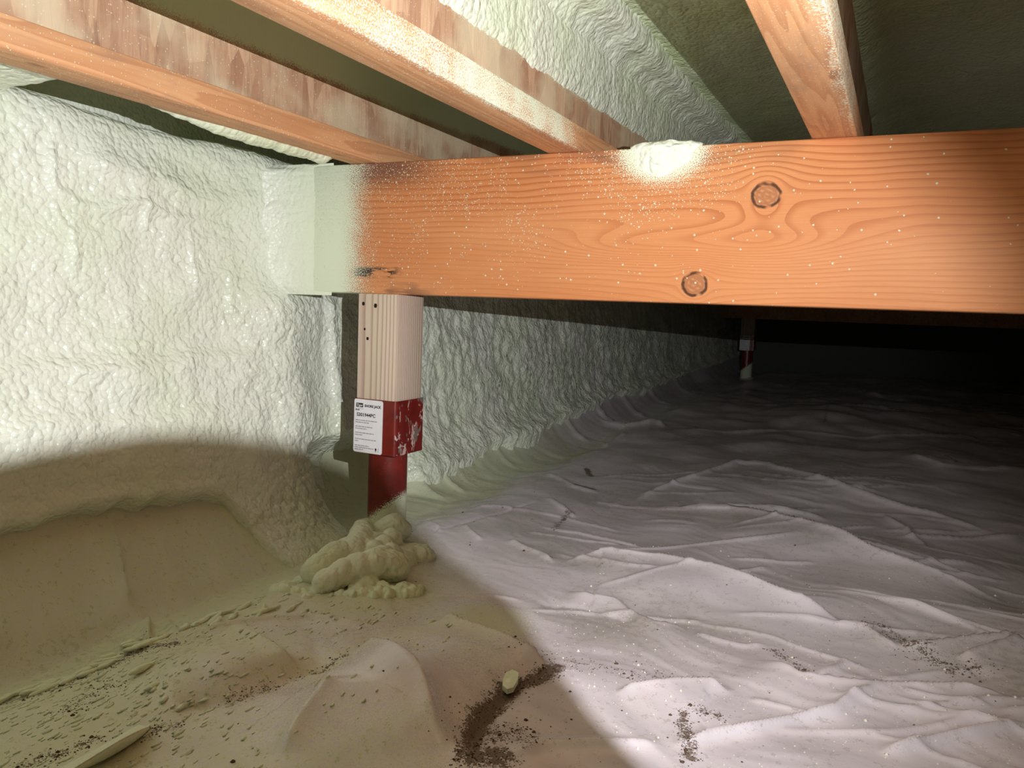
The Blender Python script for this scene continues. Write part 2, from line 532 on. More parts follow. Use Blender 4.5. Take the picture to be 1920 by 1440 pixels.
# ================================================================ SETTING
# ---------------------------------------------------------------- ground sheet relief
RIDGES = [
    ('F', 0.022, 0.075, [(-0.508, 1.278), (-0.446, 1.324), (-0.356, 1.317), (-0.239, 1.282), (-0.117, 1.226), (-0.021, 1.198)]),
    ('F', 0.022, 0.09, [(-0.478, 1.76), (-0.266, 1.739), (-0.086, 1.612), (-0.01, 1.534), (0.089, 1.485), (0.206, 1.447)]),
    ('R', 0.014, 0.02, [(-0.553, 1.751), (-0.493, 2.012), (-0.396, 2.329), (-0.31, 2.346), (-0.123, 2.128), (0.044, 1.998), (0.256, 1.872)]),
    ('R', 0.016, 0.011, [(-0.186, 0.77), (-0.164, 0.786), (-0.095, 0.855), (-0.031, 0.923), (-0.009, 0.966), (0.016, 1.006)]),
    ('R', 0.014, 0.012, [(0.009, 0.851), (0.058, 0.901), (0.089, 0.932), (0.152, 0.983)]),
    ('F', 0.011, 0.05, [(-0.264, 0.847), (-0.199, 0.906), (-0.168, 0.924), (-0.144, 0.913)]),
    ('R', 0.01, 0.01, [(-0.653, 1.361), (-0.571, 1.303), (-0.511, 1.266)]),
    ('R', 0.006, 0.008, [(-0.228, 1.083), (-0.155, 1.064), (-0.128, 1.084)]),
    ('F', 0.012, 0.03, [(0.024, 1.166), (0.068, 1.17), (0.142, 1.227), (0.184, 1.261)]),
    ('F', 0.01, 0.03, [(0.094, 1.147), (0.117, 1.164), (0.182, 1.242)]),
    ('R', 0.006, 0.006, [(-0.065, 1.015), (-0.032, 1.087)]),
    ('R', 0.006, 0.006, [(-0.061, 1.01), (-0.027, 1.081)]),
    ('R', 0.01, 0.01, [(-0.732, 1.722), (-0.667, 1.661), (-0.603, 1.593)]),
    ('V', 0.006, 0.006, [(-0.796, 1.268), (-0.799, 1.35), (-0.771, 1.48), (-0.728, 1.699)]),
    ('R', 0.007, 0.012, [(-0.841, 1.555), (-0.768, 1.592), (-0.688, 1.59)]),
    ('R', 0.008, 0.01, [(-0.838, 1.965), (-0.712, 1.858), (-0.63, 1.846)]),
    ('R', 0.009, 0.012, [(-0.793, 0.715), (-0.791, 0.775), (-0.762, 0.825), (-0.714, 0.869), (-0.643, 0.886), (-0.611, 0.916)]),
    ('F', 0.014, 0.07, [(-0.773, 0.74), (-0.755, 0.75), (-0.701, 0.741), (-0.612, 0.717)]),
    ('V', 0.016, 0.03, [(-0.684, 0.581), (-0.632, 0.628), (-0.616, 0.669), (-0.612, 0.717), (-0.576, 0.762)]),
    ('F', 0.02, 0.1, [(-0.57, 0.754), (-0.548, 0.767), (-0.485, 0.731), (-0.411, 0.681), (-0.363, 0.642)]),
    ('F', 0.016, 0.05, [(-0.56, 0.942), (-0.473, 0.914), (-0.408, 0.878), (-0.368, 0.871), (-0.35, 0.878)]),
    ('V', 0.018, 0.03, [(-0.35, 0.878), (-0.36, 0.836), (-0.369, 0.805), (-0.363, 0.752), (-0.358, 0.688), (-0.342, 0.653)]),
    ('R', 0.008, 0.015, [(-0.318, 0.667), (-0.295, 0.707), (-0.255, 0.737), (-0.186, 0.77)]),
    ('R', 0.006, 0.01, [(-0.867, 1.391), (-0.827, 1.368), (-0.781, 1.33)]),
    ('R', 0.006, 0.01, [(-0.773, 1.404), (-0.714, 1.352), (-0.688, 1.326)]),
    ('R', 0.01, 0.02, [(-0.377, 1.828), (-0.231, 1.886), (-0.103, 1.847)]),
    ('R', 0.008, 0.012, [(-0.01, 1.946), (0.043, 1.822), (0.079, 1.698)]),
    ('R', 0.005, 0.006, [(-0.252, 1.433), (-0.18, 1.45), (-0.102, 1.476)]),
    ('R', 0.012, 0.03, [(-0.734, 2.834), (-0.583, 3.033), (-0.344, 3.116), (-0.122, 3.1), (0.138, 3.261), (0.439, 3.438)]),
    ('R', 0.015, 0.03, [(-0.255, 3.945), (-0.058, 4.163), (0.097, 3.96)]),
    ('R', 0.012, 0.03, [(-0.567, 3.964), (-0.427, 4.012)]),
    ('R', 0.012, 0.03, [(-0.746, 5.151), (-0.506, 4.976)]),
    ('R', 0.012, 0.03, [(-0.212, 4.894), (-0.043, 4.663)]),
    ('R', 0.012, 0.02, [(0.048, 2.651), (0.128, 2.53), (0.338, 2.572)]),
    ('F', 0.008, 0.05, [(-0.448, 1.154), (-0.363, 1.139), (-0.28, 1.082), (-0.229, 1.091)]),
    ('F', 0.012, 0.06, [(-0.145, 1.024), (-0.076, 0.982), (0.005, 0.999), (0.096, 1.051), (0.161, 1.06)]),
    ('V', 0.01, 0.04, [(-0.472, 1.085), (-0.394, 1.107), (-0.303, 1.079)]),
    ('R', 0.008, 0.02, [(-0.056, 1.195), (-0.014, 1.198), (0.033, 1.147)]),
    ('R', 0.014, 0.04, [(-0.521, 0.682), (-0.512, 0.601), (-0.504, 0.562)]),
]
DIRT = [
    (0.014, 1, [(-0.346, 0.876), (-0.359, 0.833), (-0.372, 0.811), (-0.366, 0.758), (-0.368, 0.718), (-0.361, 0.687), (-0.342, 0.653)]),
    (0.022, 0.85, [(-0.342, 0.653), (-0.322, 0.665)]),
    (0.03, 0.55, [(-0.353, 0.691), (-0.325, 0.707)]),
    (0.012, 0.9, [(-0.769, 2.104), (-0.72, 2.008)]),
    (0.012, 1, [(-0.713, 1.88), (-0.666, 1.869)]),
    (0.015, 0.6, [(-0.629, 1.63), (-0.608, 1.489)]),
    (0.01, 0.7, [(-0.182, 0.831), (-0.164, 0.787), (-0.156, 0.759)]),
    (0.01, 0.5, [(-0.176, 0.851), (-0.148, 0.856)]),
    (0.01, 0.55, [(-0.118, 1.067), (-0.088, 1.032), (-0.069, 1.002)]),
    (0.02, 0.5, [(-0.001, 1.206), (0.02, 1.188), (0.052, 1.158), (0.088, 1.117), (0.117, 1.126)]),
    (0.02, 0.6, [(-0.879, 0.531), (-0.852, 0.569), (-0.838, 0.634), (-0.836, 0.698)]),
    (0.012, 0.7, [(-0.841, 0.659), (-0.798, 0.702)]),
    (0.012, 0.45, [(-0.634, 0.63), (-0.607, 0.712), (-0.581, 0.768)]),
    (0.012, 0.5, [(-0.71, 0.447), (-0.691, 0.504), (-0.64, 0.563)]),
    (0.02, 0.4, [(-0.771, 0.538), (-0.779, 0.589)]),
    (0.02, 0.35, [(-0.379, 0.895), (-0.285, 0.908), (-0.203, 0.924)]),
    (0.015, 0.6, [(0.117, 2.854), (0.172, 2.603), (0.253, 2.618)]),
    (0.015, 0.6, [(-0.238, 3.312), (-0.264, 3.759)]),
    (0.02, 0.5, [(-0.762, 3.921), (-0.661, 3.421)]),
]

RIDGES += [('F', .014, .03, [(-0.935, 0.775), (-0.90, 0.748), (-0.865, 0.715), (-0.845, 0.70)]), ('R', .009, .010, [(-0.92, 0.80), (-0.87, 0.755), (-0.825, 0.725)]),
           ('R', .03, .03, [(-0.97, 2.885), (-0.911, 2.945), (-0.856, 3.05), (-0.76, 2.93)]),
           ('R', .015, .02, [(-0.94, 2.68), (-0.868, 2.556), (-0.871, 2.80)])]

_rg = random.Random(77)
for _ in range(60):                                    # short tight creases in the stretched film
    cx, cy = _rg.uniform(-0.62, 0.28), _rg.uniform(0.80, 2.3)
    if cx < -0.35 and cy < 1.0: continue
    an = _rg.choice((-0.15, -0.30, 0.15, 0.55)) + _rg.uniform(-0.15, 0.15)
    ln = _rg.uniform(0.04, 0.16) * (0.7 + 0.4 * cy)
    bow = _rg.uniform(-0.12, 0.12) * ln
    dx, dy = math.cos(an) * ln, math.sin(an) * ln
    RIDGES.append(('R', _rg.uniform(0.0035, 0.008), _rg.uniform(0.005, 0.008),
                   [(cx - dx, cy - dy), (cx - dy / ln * bow, cy + dx / ln * bow), (cx + dx, cy + dy)]))

def poly_dist(X, Y, pts):
    """distance, signed side (+ towards -Y) and 0..1 parameter along a polyline"""
    best = np.full(X.shape, 1e9); side = np.zeros(X.shape); tt = np.zeros(X.shape)
    L = [math.dist(pts[i], pts[i + 1]) for i in range(len(pts) - 1)]
    tot, acc = sum(L), 0.0
    for i in range(len(pts) - 1):
        ax, ay = pts[i]; bx, by = pts[i + 1]
        dx, dy = bx - ax, by - ay
        t = np.clip(((X - ax) * dx + (Y - ay) * dy) / (L[i] ** 2 + 1e-12), 0, 1)
        d = np.hypot(X - ax - t * dx, Y - ay - t * dy)
        m = d < best
        best = np.where(m, d, best)
        side = np.where(m, -np.sign(dx * (Y - ay) - dy * (X - ax)), side)
        tt = np.where(m, (acc + t * L[i]) / tot, tt)
        acc += L[i]
    return best, side, tt

def floor_base(X, Y):
    z = -0.468 + 0.022 * sm(X, -0.93, -0.80) + 0.012 * sm(X, -0.6, 0.1)
    z = z + 0.0125 * np.clip(Y - 1.5, 0, 5)
    return z

def floor_h(X, Y):
    X = np.asarray(X, float); Y = np.asarray(Y, float)
    z = floor_base(X, Y)
    far = sm(Y, 1.5, 3.5)
    z = z + (0.010 + 0.010 * far) * fbm(X * 2.6, Y * 2.0, 3, 11)
    # mounds of soil under the sheet
    for cx, cy, rx, ry, a in ((-0.46, 0.72, 0.11, 0.12, 0.036), (-0.15, 1.02, 0.16, 0.10, 0.012), (-0.30, 1.25, 0.14, 0.07, 0.014),
                              (0.10, 1.30, 0.2, 0.10, 0.016), (-0.15, 1.62, 0.25, 0.12, 0.018), (-0.20, 2.25, 0.35, 0.22, 0.03),
                              (-0.70, 0.66, 0.08, 0.07, 0.018), (-0.18, 0.87, 0.06, 0.05, 0.006), (0.35, 2.6, 0.4, 0.3, 0.03), (-0.4, 3.6, 0.5, 0.4, 0.03)):
        z = z + a * np.exp(-((X - cx) / rx) ** 2 - ((Y - cy) / ry) ** 2)
    # drawn-tight wrinkles, running along the sheet
    wx = X + 0.06 * fbm(X * 5, Y * 5, 2, 5); wy = Y + 0.06 * fbm(X * 5, Y * 5, 2, 6)
    u = wx * 0.93 - wy * 0.36; w = wx * 0.36 + wy * 0.93
    fade = sm(X, -0.95, -0.6)
    z = z + fade * 0.0009 * (1 - 0.45 * far) * (1 - 2.2 * np.abs(pn(u * 2.2, w * 11, 21)))
    z = z + fade * 0.0005 * (1 - 0.7 * far) * (1 - 2.2 * np.abs(pn(u * 5 + 3, w * 24, 22)))
    z = z + 0.0005 * pn(u * 14, w * 50, 23)
    z = z + (1 - fade) * 0.002 * fbm(X * 18, Y * 18, 3, 25)
    for kind, a, wd, pts in RIDGES:
        lo = np.min(pts, axis=0) - 6 * wd; hi = np.max(pts, axis=0) + 6 * wd
        m = (X > lo[0]) & (X < hi[0]) & (Y > lo[1]) & (Y < hi[1])
        if not m.any(): continue
        jx = 0.006 * pn(X[m] * 13, Y[m] * 13, 31)
        d, s, t = poly_dist(X[m] + jx, Y[m] + jx, pts)
        end = sm(t, 0, 0.18) * sm(t, 1, 0.82)
        end = np.where((t <= 0) | (t >= 1), 0, end) if kind != 'F' else end
        if kind == 'R':
            h = a * np.exp(-np.sqrt(d * d + 2e-6) / (wd * 0.55))
        elif kind == 'F':
            a = a * 1.3
            a = a + 0.0
            h = np.where(s > 0, a * (0.70 * np.exp(-d / wd) + 0.30 * np.exp(-d / 0.012)), a * np.exp(-d / (wd * 0.10)))
        elif kind == 'V':
            h = -a * np.exp(-np.sqrt(d * d + 4e-6) / (wd * 0.7))
        else:
            h = np.where(s > 0, 0.0, a) * np.exp(-d / (wd * 3))
        z[m] = z[m] + h * end
    return z

def floor_masks(X, Y):
    dirt = np.zeros(X.shape)
    for wd, a, pts in DIRT:
        d, s, t = poly_dist(X, Y, pts)
        dirt = np.maximum(dirt, a * np.exp(-(d / wd) ** 2))
    wv = X + 0.05 * fbm(X * 6, Y * 6, 2, 41)
    back = sm(Y, 1.2, 1.4)
    dust = 0.95 * sm(wv, -0.62, -0.90) * (1 - back) + 0.75 * sm(wv, -0.80, -0.94) * back
    dust = np.maximum(dust, 0.8 * np.exp(-((X + 0.74) / 0.20) ** 2 - ((Y - 1.0) / 0.22) ** 2))
    dust = np.maximum(dust, 0.75 * sm(X * 0.8 + Y * 0.5, -0.06, -0.32) * sm(Y, 1.2, 0.9))
    dust = np.maximum(dust, (0.52 + 0.25 * fbm(X * 5, Y * 5, 3, 43)) * sm(X + 0.25 * (Y - 0.7), -0.28, -0.40) * sm(Y, 1.15, 0.95))  # olive tone of the shaded lower left, added into the dust
    dust = dust * (1 - 0.55 * np.exp(-((X + 0.46) / 0.10) ** 2 - ((Y - 0.70) / 0.12) ** 2))
    dust = dust * sm(Y, 4.5, 1.6) + 0.25 * sm(Y, 1.6, 3.0) * sm(X, -0.6, -0.9)
    return dirt, dust

def h1(x, y):
    return float(floor_h(np.array([x]), np.array([y]))[0])

soil = link('floor', box_mesh('floor', (-1.4, -1.6, -0.66), (3.6, 6.45, -0.58)), M['soil'])
tag(soil, 'bare soil ground beneath the plastic sheet', None, None, 'structure')

SHEET_F = [(-0.93, -0.468), (-0.938, -0.464), (-0.962, -0.445), (-1.022, -0.392), (-1.078, -0.345), (-1.100, -0.30), (-1.118, -0.22)]
SHEET_C = [(-0.93, -0.468), (-0.975, -0.462), (-1.012, -0.446), (-1.050, -0.413), (-1.080, -0.365), (-1.100, -0.30), (-1.118, -0.22)]
def resample(pts, step):
    p = np.array(pts, float)
    # Catmull-Rom for a soft profile
    out = []
    for i in range(len(p) - 1):
        p0, p1, p2, p3 = p[max(i - 1, 0)], p[i], p[i + 1], p[min(i + 2, len(p) - 1)]
        n = max(2, int(np.linalg.norm(p2 - p1) / step + 0.5))
        for t in np.linspace(0, 1, n, endpoint=False):
            out.append(0.5 * ((2 * p1) + (-p0 + p2) * t + (2 * p0 - 5 * p1 + 4 * p2 - p3) * t * t + (-p0 + 3 * p1 - 3 * p2 + p3) * t ** 3))
    out.append(p[-1])
    return np.array(out)

def build_sheet():
    def even(pts, n=52):
        c = resample(pts, 0.002)
        L = np.concatenate([[0], np.cumsum(np.linalg.norm(np.diff(c, axis=0), axis=1))])
        t = np.linspace(0, L[-1], n)
        return np.stack([np.interp(t, L, c[:, 0]), np.interp(t, L, c[:, 1])], 1)[::-1]
    curve = even(SHEET_C)                             # wall top -> floor
    curve_f = even(SHEET_F)                           # flatter turned-up panel nearer the camera
    xs = axis_steps([(-0.93, 0.30, 0.0033, 0.0033), (0.30, 1.2, 0.004, 0.05), (1.2, 3.42, 0.08, 0.1)])[1:]
    ys = axis_steps([(-1.36, 0.40, 0.12, 0.02), (0.40, 1.4, 0.0034, 0.0034), (1.4, 3.2, 0.0036, 0.015), (3.2, 6.28, 0.018, 0.04)])
    nc, nx, ny = len(curve), len(xs), len(ys)
    P = np.zeros((ny, nc + nx, 3))
    YY, XX = np.meshgrid(ys, xs, indexing='ij')
    P[:, nc:, 0] = XX; P[:, nc:, 1] = YY; P[:, nc:, 2] = floor_h(XX, YY)
    tan = np.gradient(curve, axis=0); tan /= np.linalg.norm(tan, axis=1)[:, None]
    nrm = np.stack([-tan[:, 1], tan[:, 0]], 1)
    if nrm[len(nrm) // 2, 0] < 0: nrm = -nrm
    Yc, ci = np.meshgrid(ys, np.arange(nc), indexing='ij')
    wf = sm(Yc, 1.14, 1.02)
    cx = curve[ci, 0] * (1 - wf) + curve_f[ci, 0] * wf
    cz = curve[ci, 1] * (1 - wf) + curve_f[ci, 1] * wf
    edge = floor_h(np.full(ny, -0.93), ys) + 0.468
    s = np.concatenate([[0], np.cumsum(np.linalg.norm(np.diff(curve, axis=0), axis=1))])
    s = (s[-1] - s)[ci]                               # distance up from the floor edge
    d = 0.004 * sm(Yc, 2.6, 1.4) * fbm(Yc * 7, s * 7, 3, 51) + 0.0015 * fbm(Yc * 30, s * 20, 2, 52)
    d += 0.011 * np.exp(-np.abs(Yc - 0.748 - 0.36 * s) / 0.006) * sm(s, 0.02, 0.06)        # vertical fold in the turned-up sheet
    for yf, a in ((1.62, .008), (1.72, .012), (1.80, .004), (2.05, .006), (2.62, .012), (2.95, .022), (3.3, .016), (3.7, .014), (4.2, .014)):
        d += a * np.exp(-np.abs(Yc - yf - 0.25 * s) / (0.005 + 0.0025 * yf)) * sm(s, 0.0, 0.05)
    d *= sm(s, 0.0, 0.03)
    hol = sm(Yc, 1.26, 1.33) * sm(Yc, 1.64, 1.56) * sm(cz, -0.28, -0.35)
    P[:, :nc, 0] = cx + nrm[ci, 0] * d - 0.09 * hol * sm(s, 0.0, 0.06)
    P[:, :nc, 1] = Yc
    P[:, :nc, 2] = cz + nrm[ci, 1] * d + edge[:, None] * sm(s, 0.16, 0.0) + 0.0125 * np.clip(Yc - 1.5, 0, 5) * sm(s, 0.0, 0.16)
    me = grid_mesh('plastic_sheet', P, flip=True)
    dirt, dust = floor_masks(P[..., 0], P[..., 1])
    dust[:, :nc] = 0.68 * sm(P[:, :nc, 1], 3.6, 1.5) + 0.15
    flat = (P[:, :nc, 1] < 1.02) & (P[:, :nc, 2] < -0.335)
    dust[:, :nc] = np.where(flat, 0.62, dust[:, :nc])
    add_attr(me, 'dirt', dirt); add_attr(me, 'dust', dust)
    ux = P[..., 0] * 0.93 - P[..., 1] * 0.36; uw = P[..., 0] * 0.36 + P[..., 1] * 0.93
    add_attr(me, 'tone', np.clip(0.55 + 0.55 * fbm(ux * 4, uw * 16, 4, 201), 0, 1))
    add_attr(me, 'film', sm(fbm(ux * 2.2, uw * 4.5, 4, 202), -0.05, 0.7))
    return link('plastic_sheet', me, M['sheet'])
sheet = build_sheet()
tag(sheet, 'wrinkled white plastic ground sheet covering the whole crawl space floor', 'plastic sheet')

# ---------------------------------------------------------------- foamed side wall
WALL_C = [(-0.950, -0.52), (-0.958, -0.475), (-0.995, -0.448), (-1.036, -0.412), (-1.066, -0.363), (-1.084, -0.30), (-1.095, -0.2), (-1.103, -0.1),
          (-1.113, 0.0), (-1.123, 0.1), (-1.130, 0.2), (-1.133, 0.249), (-1.148, 0.278), (-1.18, 0.284), (-1.25, 0.281), (-1.30, 0.296), (-1.312, 0.33), (-1.315, 0.45), (-1.315, 0.58)]
def zb_of(Y):
    return np.interp(Y, [-2, .60, .67, .83, 1.03, 1.09, 1.45, 1.52, 1.62, 1.79, 2.05, 2.3, 2.46, 2.95, 3.2, 3.6, 4.2, 6.5],
                     [-.33, -.325, -.325, -.322, -.352, -.54, -.54, -.46, -.425, -.428, -.40, -.425, -.395, -.38, -.36, -.385, -.36, -.33])

def build_wall():
    c = resample(WALL_C, 0.0046)
    ys = axis_steps([(-1.5, 0.35, 0.15, 0.015), (0.35, 1.75, 0.0046, 0.0046), (1.75, 3.2, 0.005, 0.011), (3.2, 6.4, 0.012, 0.03)])
    tan = np.gradient(c, axis=0); tan /= np.linalg.norm(tan, axis=1)[:, None]
    nrm = np.stack([tan[:, 1], -tan[:, 0]], 1)
    s1 = np.concatenate([[0], np.cumsum(np.linalg.norm(np.diff(c, axis=0), axis=1))])
    Y, s = np.meshgrid(ys, s1, indexing='ij')
    cz = np.broadcast_to(c[:, 1], Y.shape); cx = np.broadcast_to(c[:, 0], Y.shape)
    low = sm(cz, 0.28, 0.22)
    d = 0.012 * fbm(Y * 3.5, s * 4.5, 3, 61)
    wl = 0.02 * fbm(Y * 4, Y * 0 + 3, 2, 62)
    front = sm(Y, 1.20, 1.10)
    d += front * 0.014 * sm(cz + wl, -0.085, -0.115) + front * 0.008 * sm(cz + wl * 1.5 + 0.05 * (Y - 0.9), -0.175, -0.20)
    # ridges left where spray passes overlapped
    for yy, z0, z1, a in ((0.80, 0.02, 0.10, .006), (0.775, 0.15, 0.22, .007), (1.02, 0.02, 0.12, .006), (1.10, -0.04, 0.05, .006), (0.93, 0.10, 0.16, .006)):
        d += a * gs(Y, yy + 0.1 * 0, 0.006) * sm(cz, z0, z0 + 0.01) * sm(cz, z1, z1 - 0.01)
    d += 0.006 * gs(cz, 0.145 + 0.03 * pn(Y * 9, 0 * Y, 64) - 0.10 * (Y - 0.85), 0.008) * sm(Y, 0.75, 0.80) * sm(Y, 1.15, 1.0)
    d += 0.008 * gs(cz, 0.195 + 0.02 * pn(Y * 9, 0 * Y + 5, 65) - 0.08 * (Y - 0.85), 0.02) * sm(Y, 0.78, 0.88) * sm(Y, 1.22, 1.1)
    # thick column of foam in the corner below the beam
    col = gs(Y, 1.22, 0.085) * sm(cz, 0.05, -0.03)
    d += 0.030 * col
    yc = 1.40 + 0.10 * np.clip(-cz, 0, 1) ** 1.2
    d += sm(cz, 0.02, -0.02) * (0.016 * gs(Y, yc - 0.022, 0.017) - 0.008 * gs(Y, yc + 0.002, 0.005))
    d -= 0.020 * sm(Y, yc, yc + 0.03) * sm(Y, 1.75, 1.6) * sm(cz, 0.05, 0.0)
    # lumps
    lump = np.clip(0.30 + 0.9 * col + 0.55 * sm(fbm(Y * 5, s * 5, 2, 66), 0.0, 0.4), 0, 1.2)
    w1 = worley(Y * 62 + 0.5 * fbm(Y * 30, s * 30, 2, 67), s * 62 + 0.5 * fbm(Y * 30, s * 30, 2, 68), 69)
    d += low * lump * 0.0058 * (0.5 - w1 * w1)
    d += low * 0.0034 * fbm(Y * 20, s * 20, 2, 70, 0.4)
    drip = sm(Y, 1.42, 1.6)
    d += low * drip * (0.0034 * pn(Y * 38, s * 11, 71) + 0.0022 * pn(Y * 85, s * 34, 72) + 0.004 * fbm(Y * 26, s * 22, 2, 75))
    d += low * 0.0018 * pn(Y * 75, s * 75, 73)
    d += 0.02 * drip * gs(cz, -0.40, 0.06)
    d -= 0.10 * sm(Y, 1.26, 1.32) * sm(Y, 1.64, 1.56) * sm(cz, -0.28, -0.34)       # hollow behind the jack
    # underside lip, sheet shows below it
    zb = zb_of(Y) + 0.012 * fbm(Y * 14, 0 * Y, 2, 74)
    d += 0.004 * gs(cz, zb + 0.012, 0.012)
    d -= 0.05 * sm(cz, zb + 0.004, zb - 0.022)
    floor_rise = 0.0125 * np.clip(Y - 1.5, 0, 5) * sm(cz, -0.2, -0.4)
    P = np.stack([cx + nrm[:, 0] * d, Y, cz + nrm[:, 1] * d + floor_rise], -1)
    me = grid_mesh('wall_left', P, flip=True)
    return link('wall_left', me, M['foam'])
wall = build_wall()
tag(wall, 'side wall thickly coated in lumpy pale green spray foam', None, None, 'structure')

def foam_block():
    """foam-buried blocking between the wall top and the first joist"""
    xs = np.linspace(-1.24, -0.925, 64)
    prof = [(-1.45, 0.262), (0.2, 0.262), (0.45, 0.262), (0.60, 0.263), (0.66, 0.265), (0.693, 0.272), (0.702, 0.30), (0.705, 0.40), (0.706, 0.56)]
    c = resample(prof, 0.006)
    X, i = np.meshgrid(xs, np.arange(len(c)), indexing='ij')
    Yb, Zb = c[i, 0], c[i, 1]
    d = 0.004 * fbm(X * 20, Yb * 20, 3, 81) + 0.012 * sm(X, -1.08, -1.20)
    P = np.stack([X, Yb + 0.10 * (-(X + 1.03)) * sm(Yb, 0.3, 0.65) + d * sm(Zb, 0.268, 0.29), Zb - d * sm(Zb, 0.29, 0.268)], -1)
    me = grid_mesh('blocking_foam', P, flip=False)
    return link('blocking_foam', me, M['foam'], wall)
foam_block()

# ---------------------------------------------------------------- joist layout, ceiling, other walls
JX = [-0.947, -0.546, -0.135, 0.272, 0.678, 1.085]
FW, FH, JZ, JD = 0.060, 0.038, 0.257, 0.302
ZC = 0.505
def build_ceiling():
    xs = axis_steps([(-1.315, -0.56, 0.02, 0.012), (-0.56, 0.30, 0.007, 0.007), (0.30, 3.5, 0.02, 0.12)])
    ys = axis_steps([(-1.5, 0.6, 0.1, 0.02), (0.6, 2.6, 0.008, 0.010), (2.6, 6.4, 0.02, 0.10)])
    X, Y = np.meshgrid(xs, ys, indexing='ij')
    z = ZC + 0.008 * fbm(X * 6, Y * 3, 3, 91) + 0.0022 * fbm(X * 20, Y * 26, 3, 92) + 0.0015 * pn(X * 90, Y * 70, 93)
    for jx in JX:
        dd = np.abs(X - (jx + FW / 2))
        z -= 0.035 * np.exp(-(dd / 0.035) ** 2)
    me = grid_mesh('ceiling', np.stack([X, Y, z], -1), flip=True)
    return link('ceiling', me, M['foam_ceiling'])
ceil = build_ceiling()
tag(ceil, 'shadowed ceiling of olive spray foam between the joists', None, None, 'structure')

def flat_wall(name, axis, val, a0, a1, face, seed, mk='foam_bounce'):
    a = np.linspace(a0, a1, 70); z = np.linspace(-0.6, 0.57, 36)
    A, Z = np.meshgrid(a, z, indexing='ij')
    d = val + face * (0.015 * fbm(A * 3, Z * 3, 3, seed) + 0.03 * sm(Z, -0.3, -0.5))
    P = np.stack([d, A, Z], -1) if axis == 0 else np.stack([A, d, Z], -1)
    me = grid_mesh(name, P, flip=(axis == 0) == (face > 0))
    return link(name, me, M[mk])
tag(flat_wall('wall_back', 1, 6.36, -1.35, 3.6, -1, 101, 'dark_wall'), 'far wall with its darkness put into the colour', None, None, 'structure')
tag(flat_wall('wall_right', 0, 3.50, -1.55, 6.4, -1, 102), 'foamed wall on the far right, out of the light', None, None, 'structure')
tag(flat_wall('wall_front', 1, -1.45, -1.35, 3.6, 1, 103), 'foamed wall behind the viewer', None, None, 'structure')

# ================================================================ OBJECTS
# ---------------------------------------------------------------- main beam
BX0, BX1, BY0, BY1, BZ0, BZ1 = -1.19, 3.45, 1.235, 1.324, 0.0178, 0.2565
beam = empty('timber_beam', (-1.19, 1.28, 0.0178))
tag(beam, 'thick orange timber beam with two knots crossing the view above the red jack', 'beam')
def attach(o, par):
    o.parent = par
    o.matrix_parent_inverse = Matrix.Translation(-Vector(par.location))
    return o
attach(link('timber', box_mesh('timber', (BX0, BY0, BZ0), (BX1, BY1, BZ1), 0.0025), M['beam']), beam)

def beam_coat():
    xs = np.linspace(-1.185, -0.985, 90); zs = np.linspace(BZ0 - 0.006, BZ1 + 0.004, 76)
    X, Z = np.meshgrid(xs, zs, indexing='ij')
    n = fbm(X * 22, Z * 22, 3, 111)
    corner = 0.050 * np.exp(-(X + 1.140) / 0.034) - 0.0006
    corner = np.minimum(corner, 0.10)
    t = corner + 0.0022 * n + 0.0010 * pn(X * 30, Z * 120, 112)
    edge = sm(X + 0.012 * n, -0.992, -1.10)
    t = corner + (t - corner) * edge - (0.0030 + 0.002 * n) * sm(X, -1.06, -0.99)
    rim = sm(Z, BZ0 - 0.004, BZ0 + 0.010) * sm(Z, BZ1 + 0.003, BZ1 - 0.008)
    t = t * (0.25 + 0.75 * rim)
    P = np.stack([X, BY0 - t, Z], -1)
    return attach(link('foam_coat', grid_mesh('foam_coat', P, flip=False), M['foam_coat']), beam)
tag(beam_coat(), 'pale green foam feathering over the wall end of the beam')

def beam_patch():
    nu, nr_ = 64, 22
    V = np.zeros((nu, nr_, 3))
    for i in range(nu):
        a = 2 * math.pi * i / nu
        for j in range(nr_):
            r = j / (nr_ - 1)
            R = 1 + 0.07 * math.sin(3 * a + 1) + 0.05 * math.sin(7 * a)
            x = -0.3505 + 0.056 * R * r * math.cos(a)
            zz = 0.2565 + 0.046 * R * r * math.sin(a)
            t = 0.010 * (1 - r ** 1.6) - 0.0015 * r
            z = min(zz, 0.2565 + 0.010 * (1 - ((x + 0.3505) / 0.075) ** 2))
            back = max(0.0, zz - 0.2565)
            V[i, j] = (x, BY0 - t + back * 0.8, z)
    n = fbm(V[..., 0] * 40, V[..., 2] * 40 + V[..., 1] * 30, 3, 115)
    V[..., 1] -= 0.0022 * n * (1 - np.linspace(0, 1, nr_)[None, :] ** 3)
    V[..., 2] += 0.0015 * n * (V[..., 2] > 0.255)
    return attach(link('foam_patch', grid_mesh('foam_patch', V, close_u=True, flip=True), M['foam']), beam)
tag(beam_patch(), 'pale splat of foam on the top edge of the beam')

far_beam = link('timber_beam', box_mesh('far_beam', (-1.19, 5.56, -0.011), (3.45, 5.65, 0.2565), 0.003), M['flange'])
tag(far_beam, 'second timber beam in the dark behind, above the far jack', 'beam')

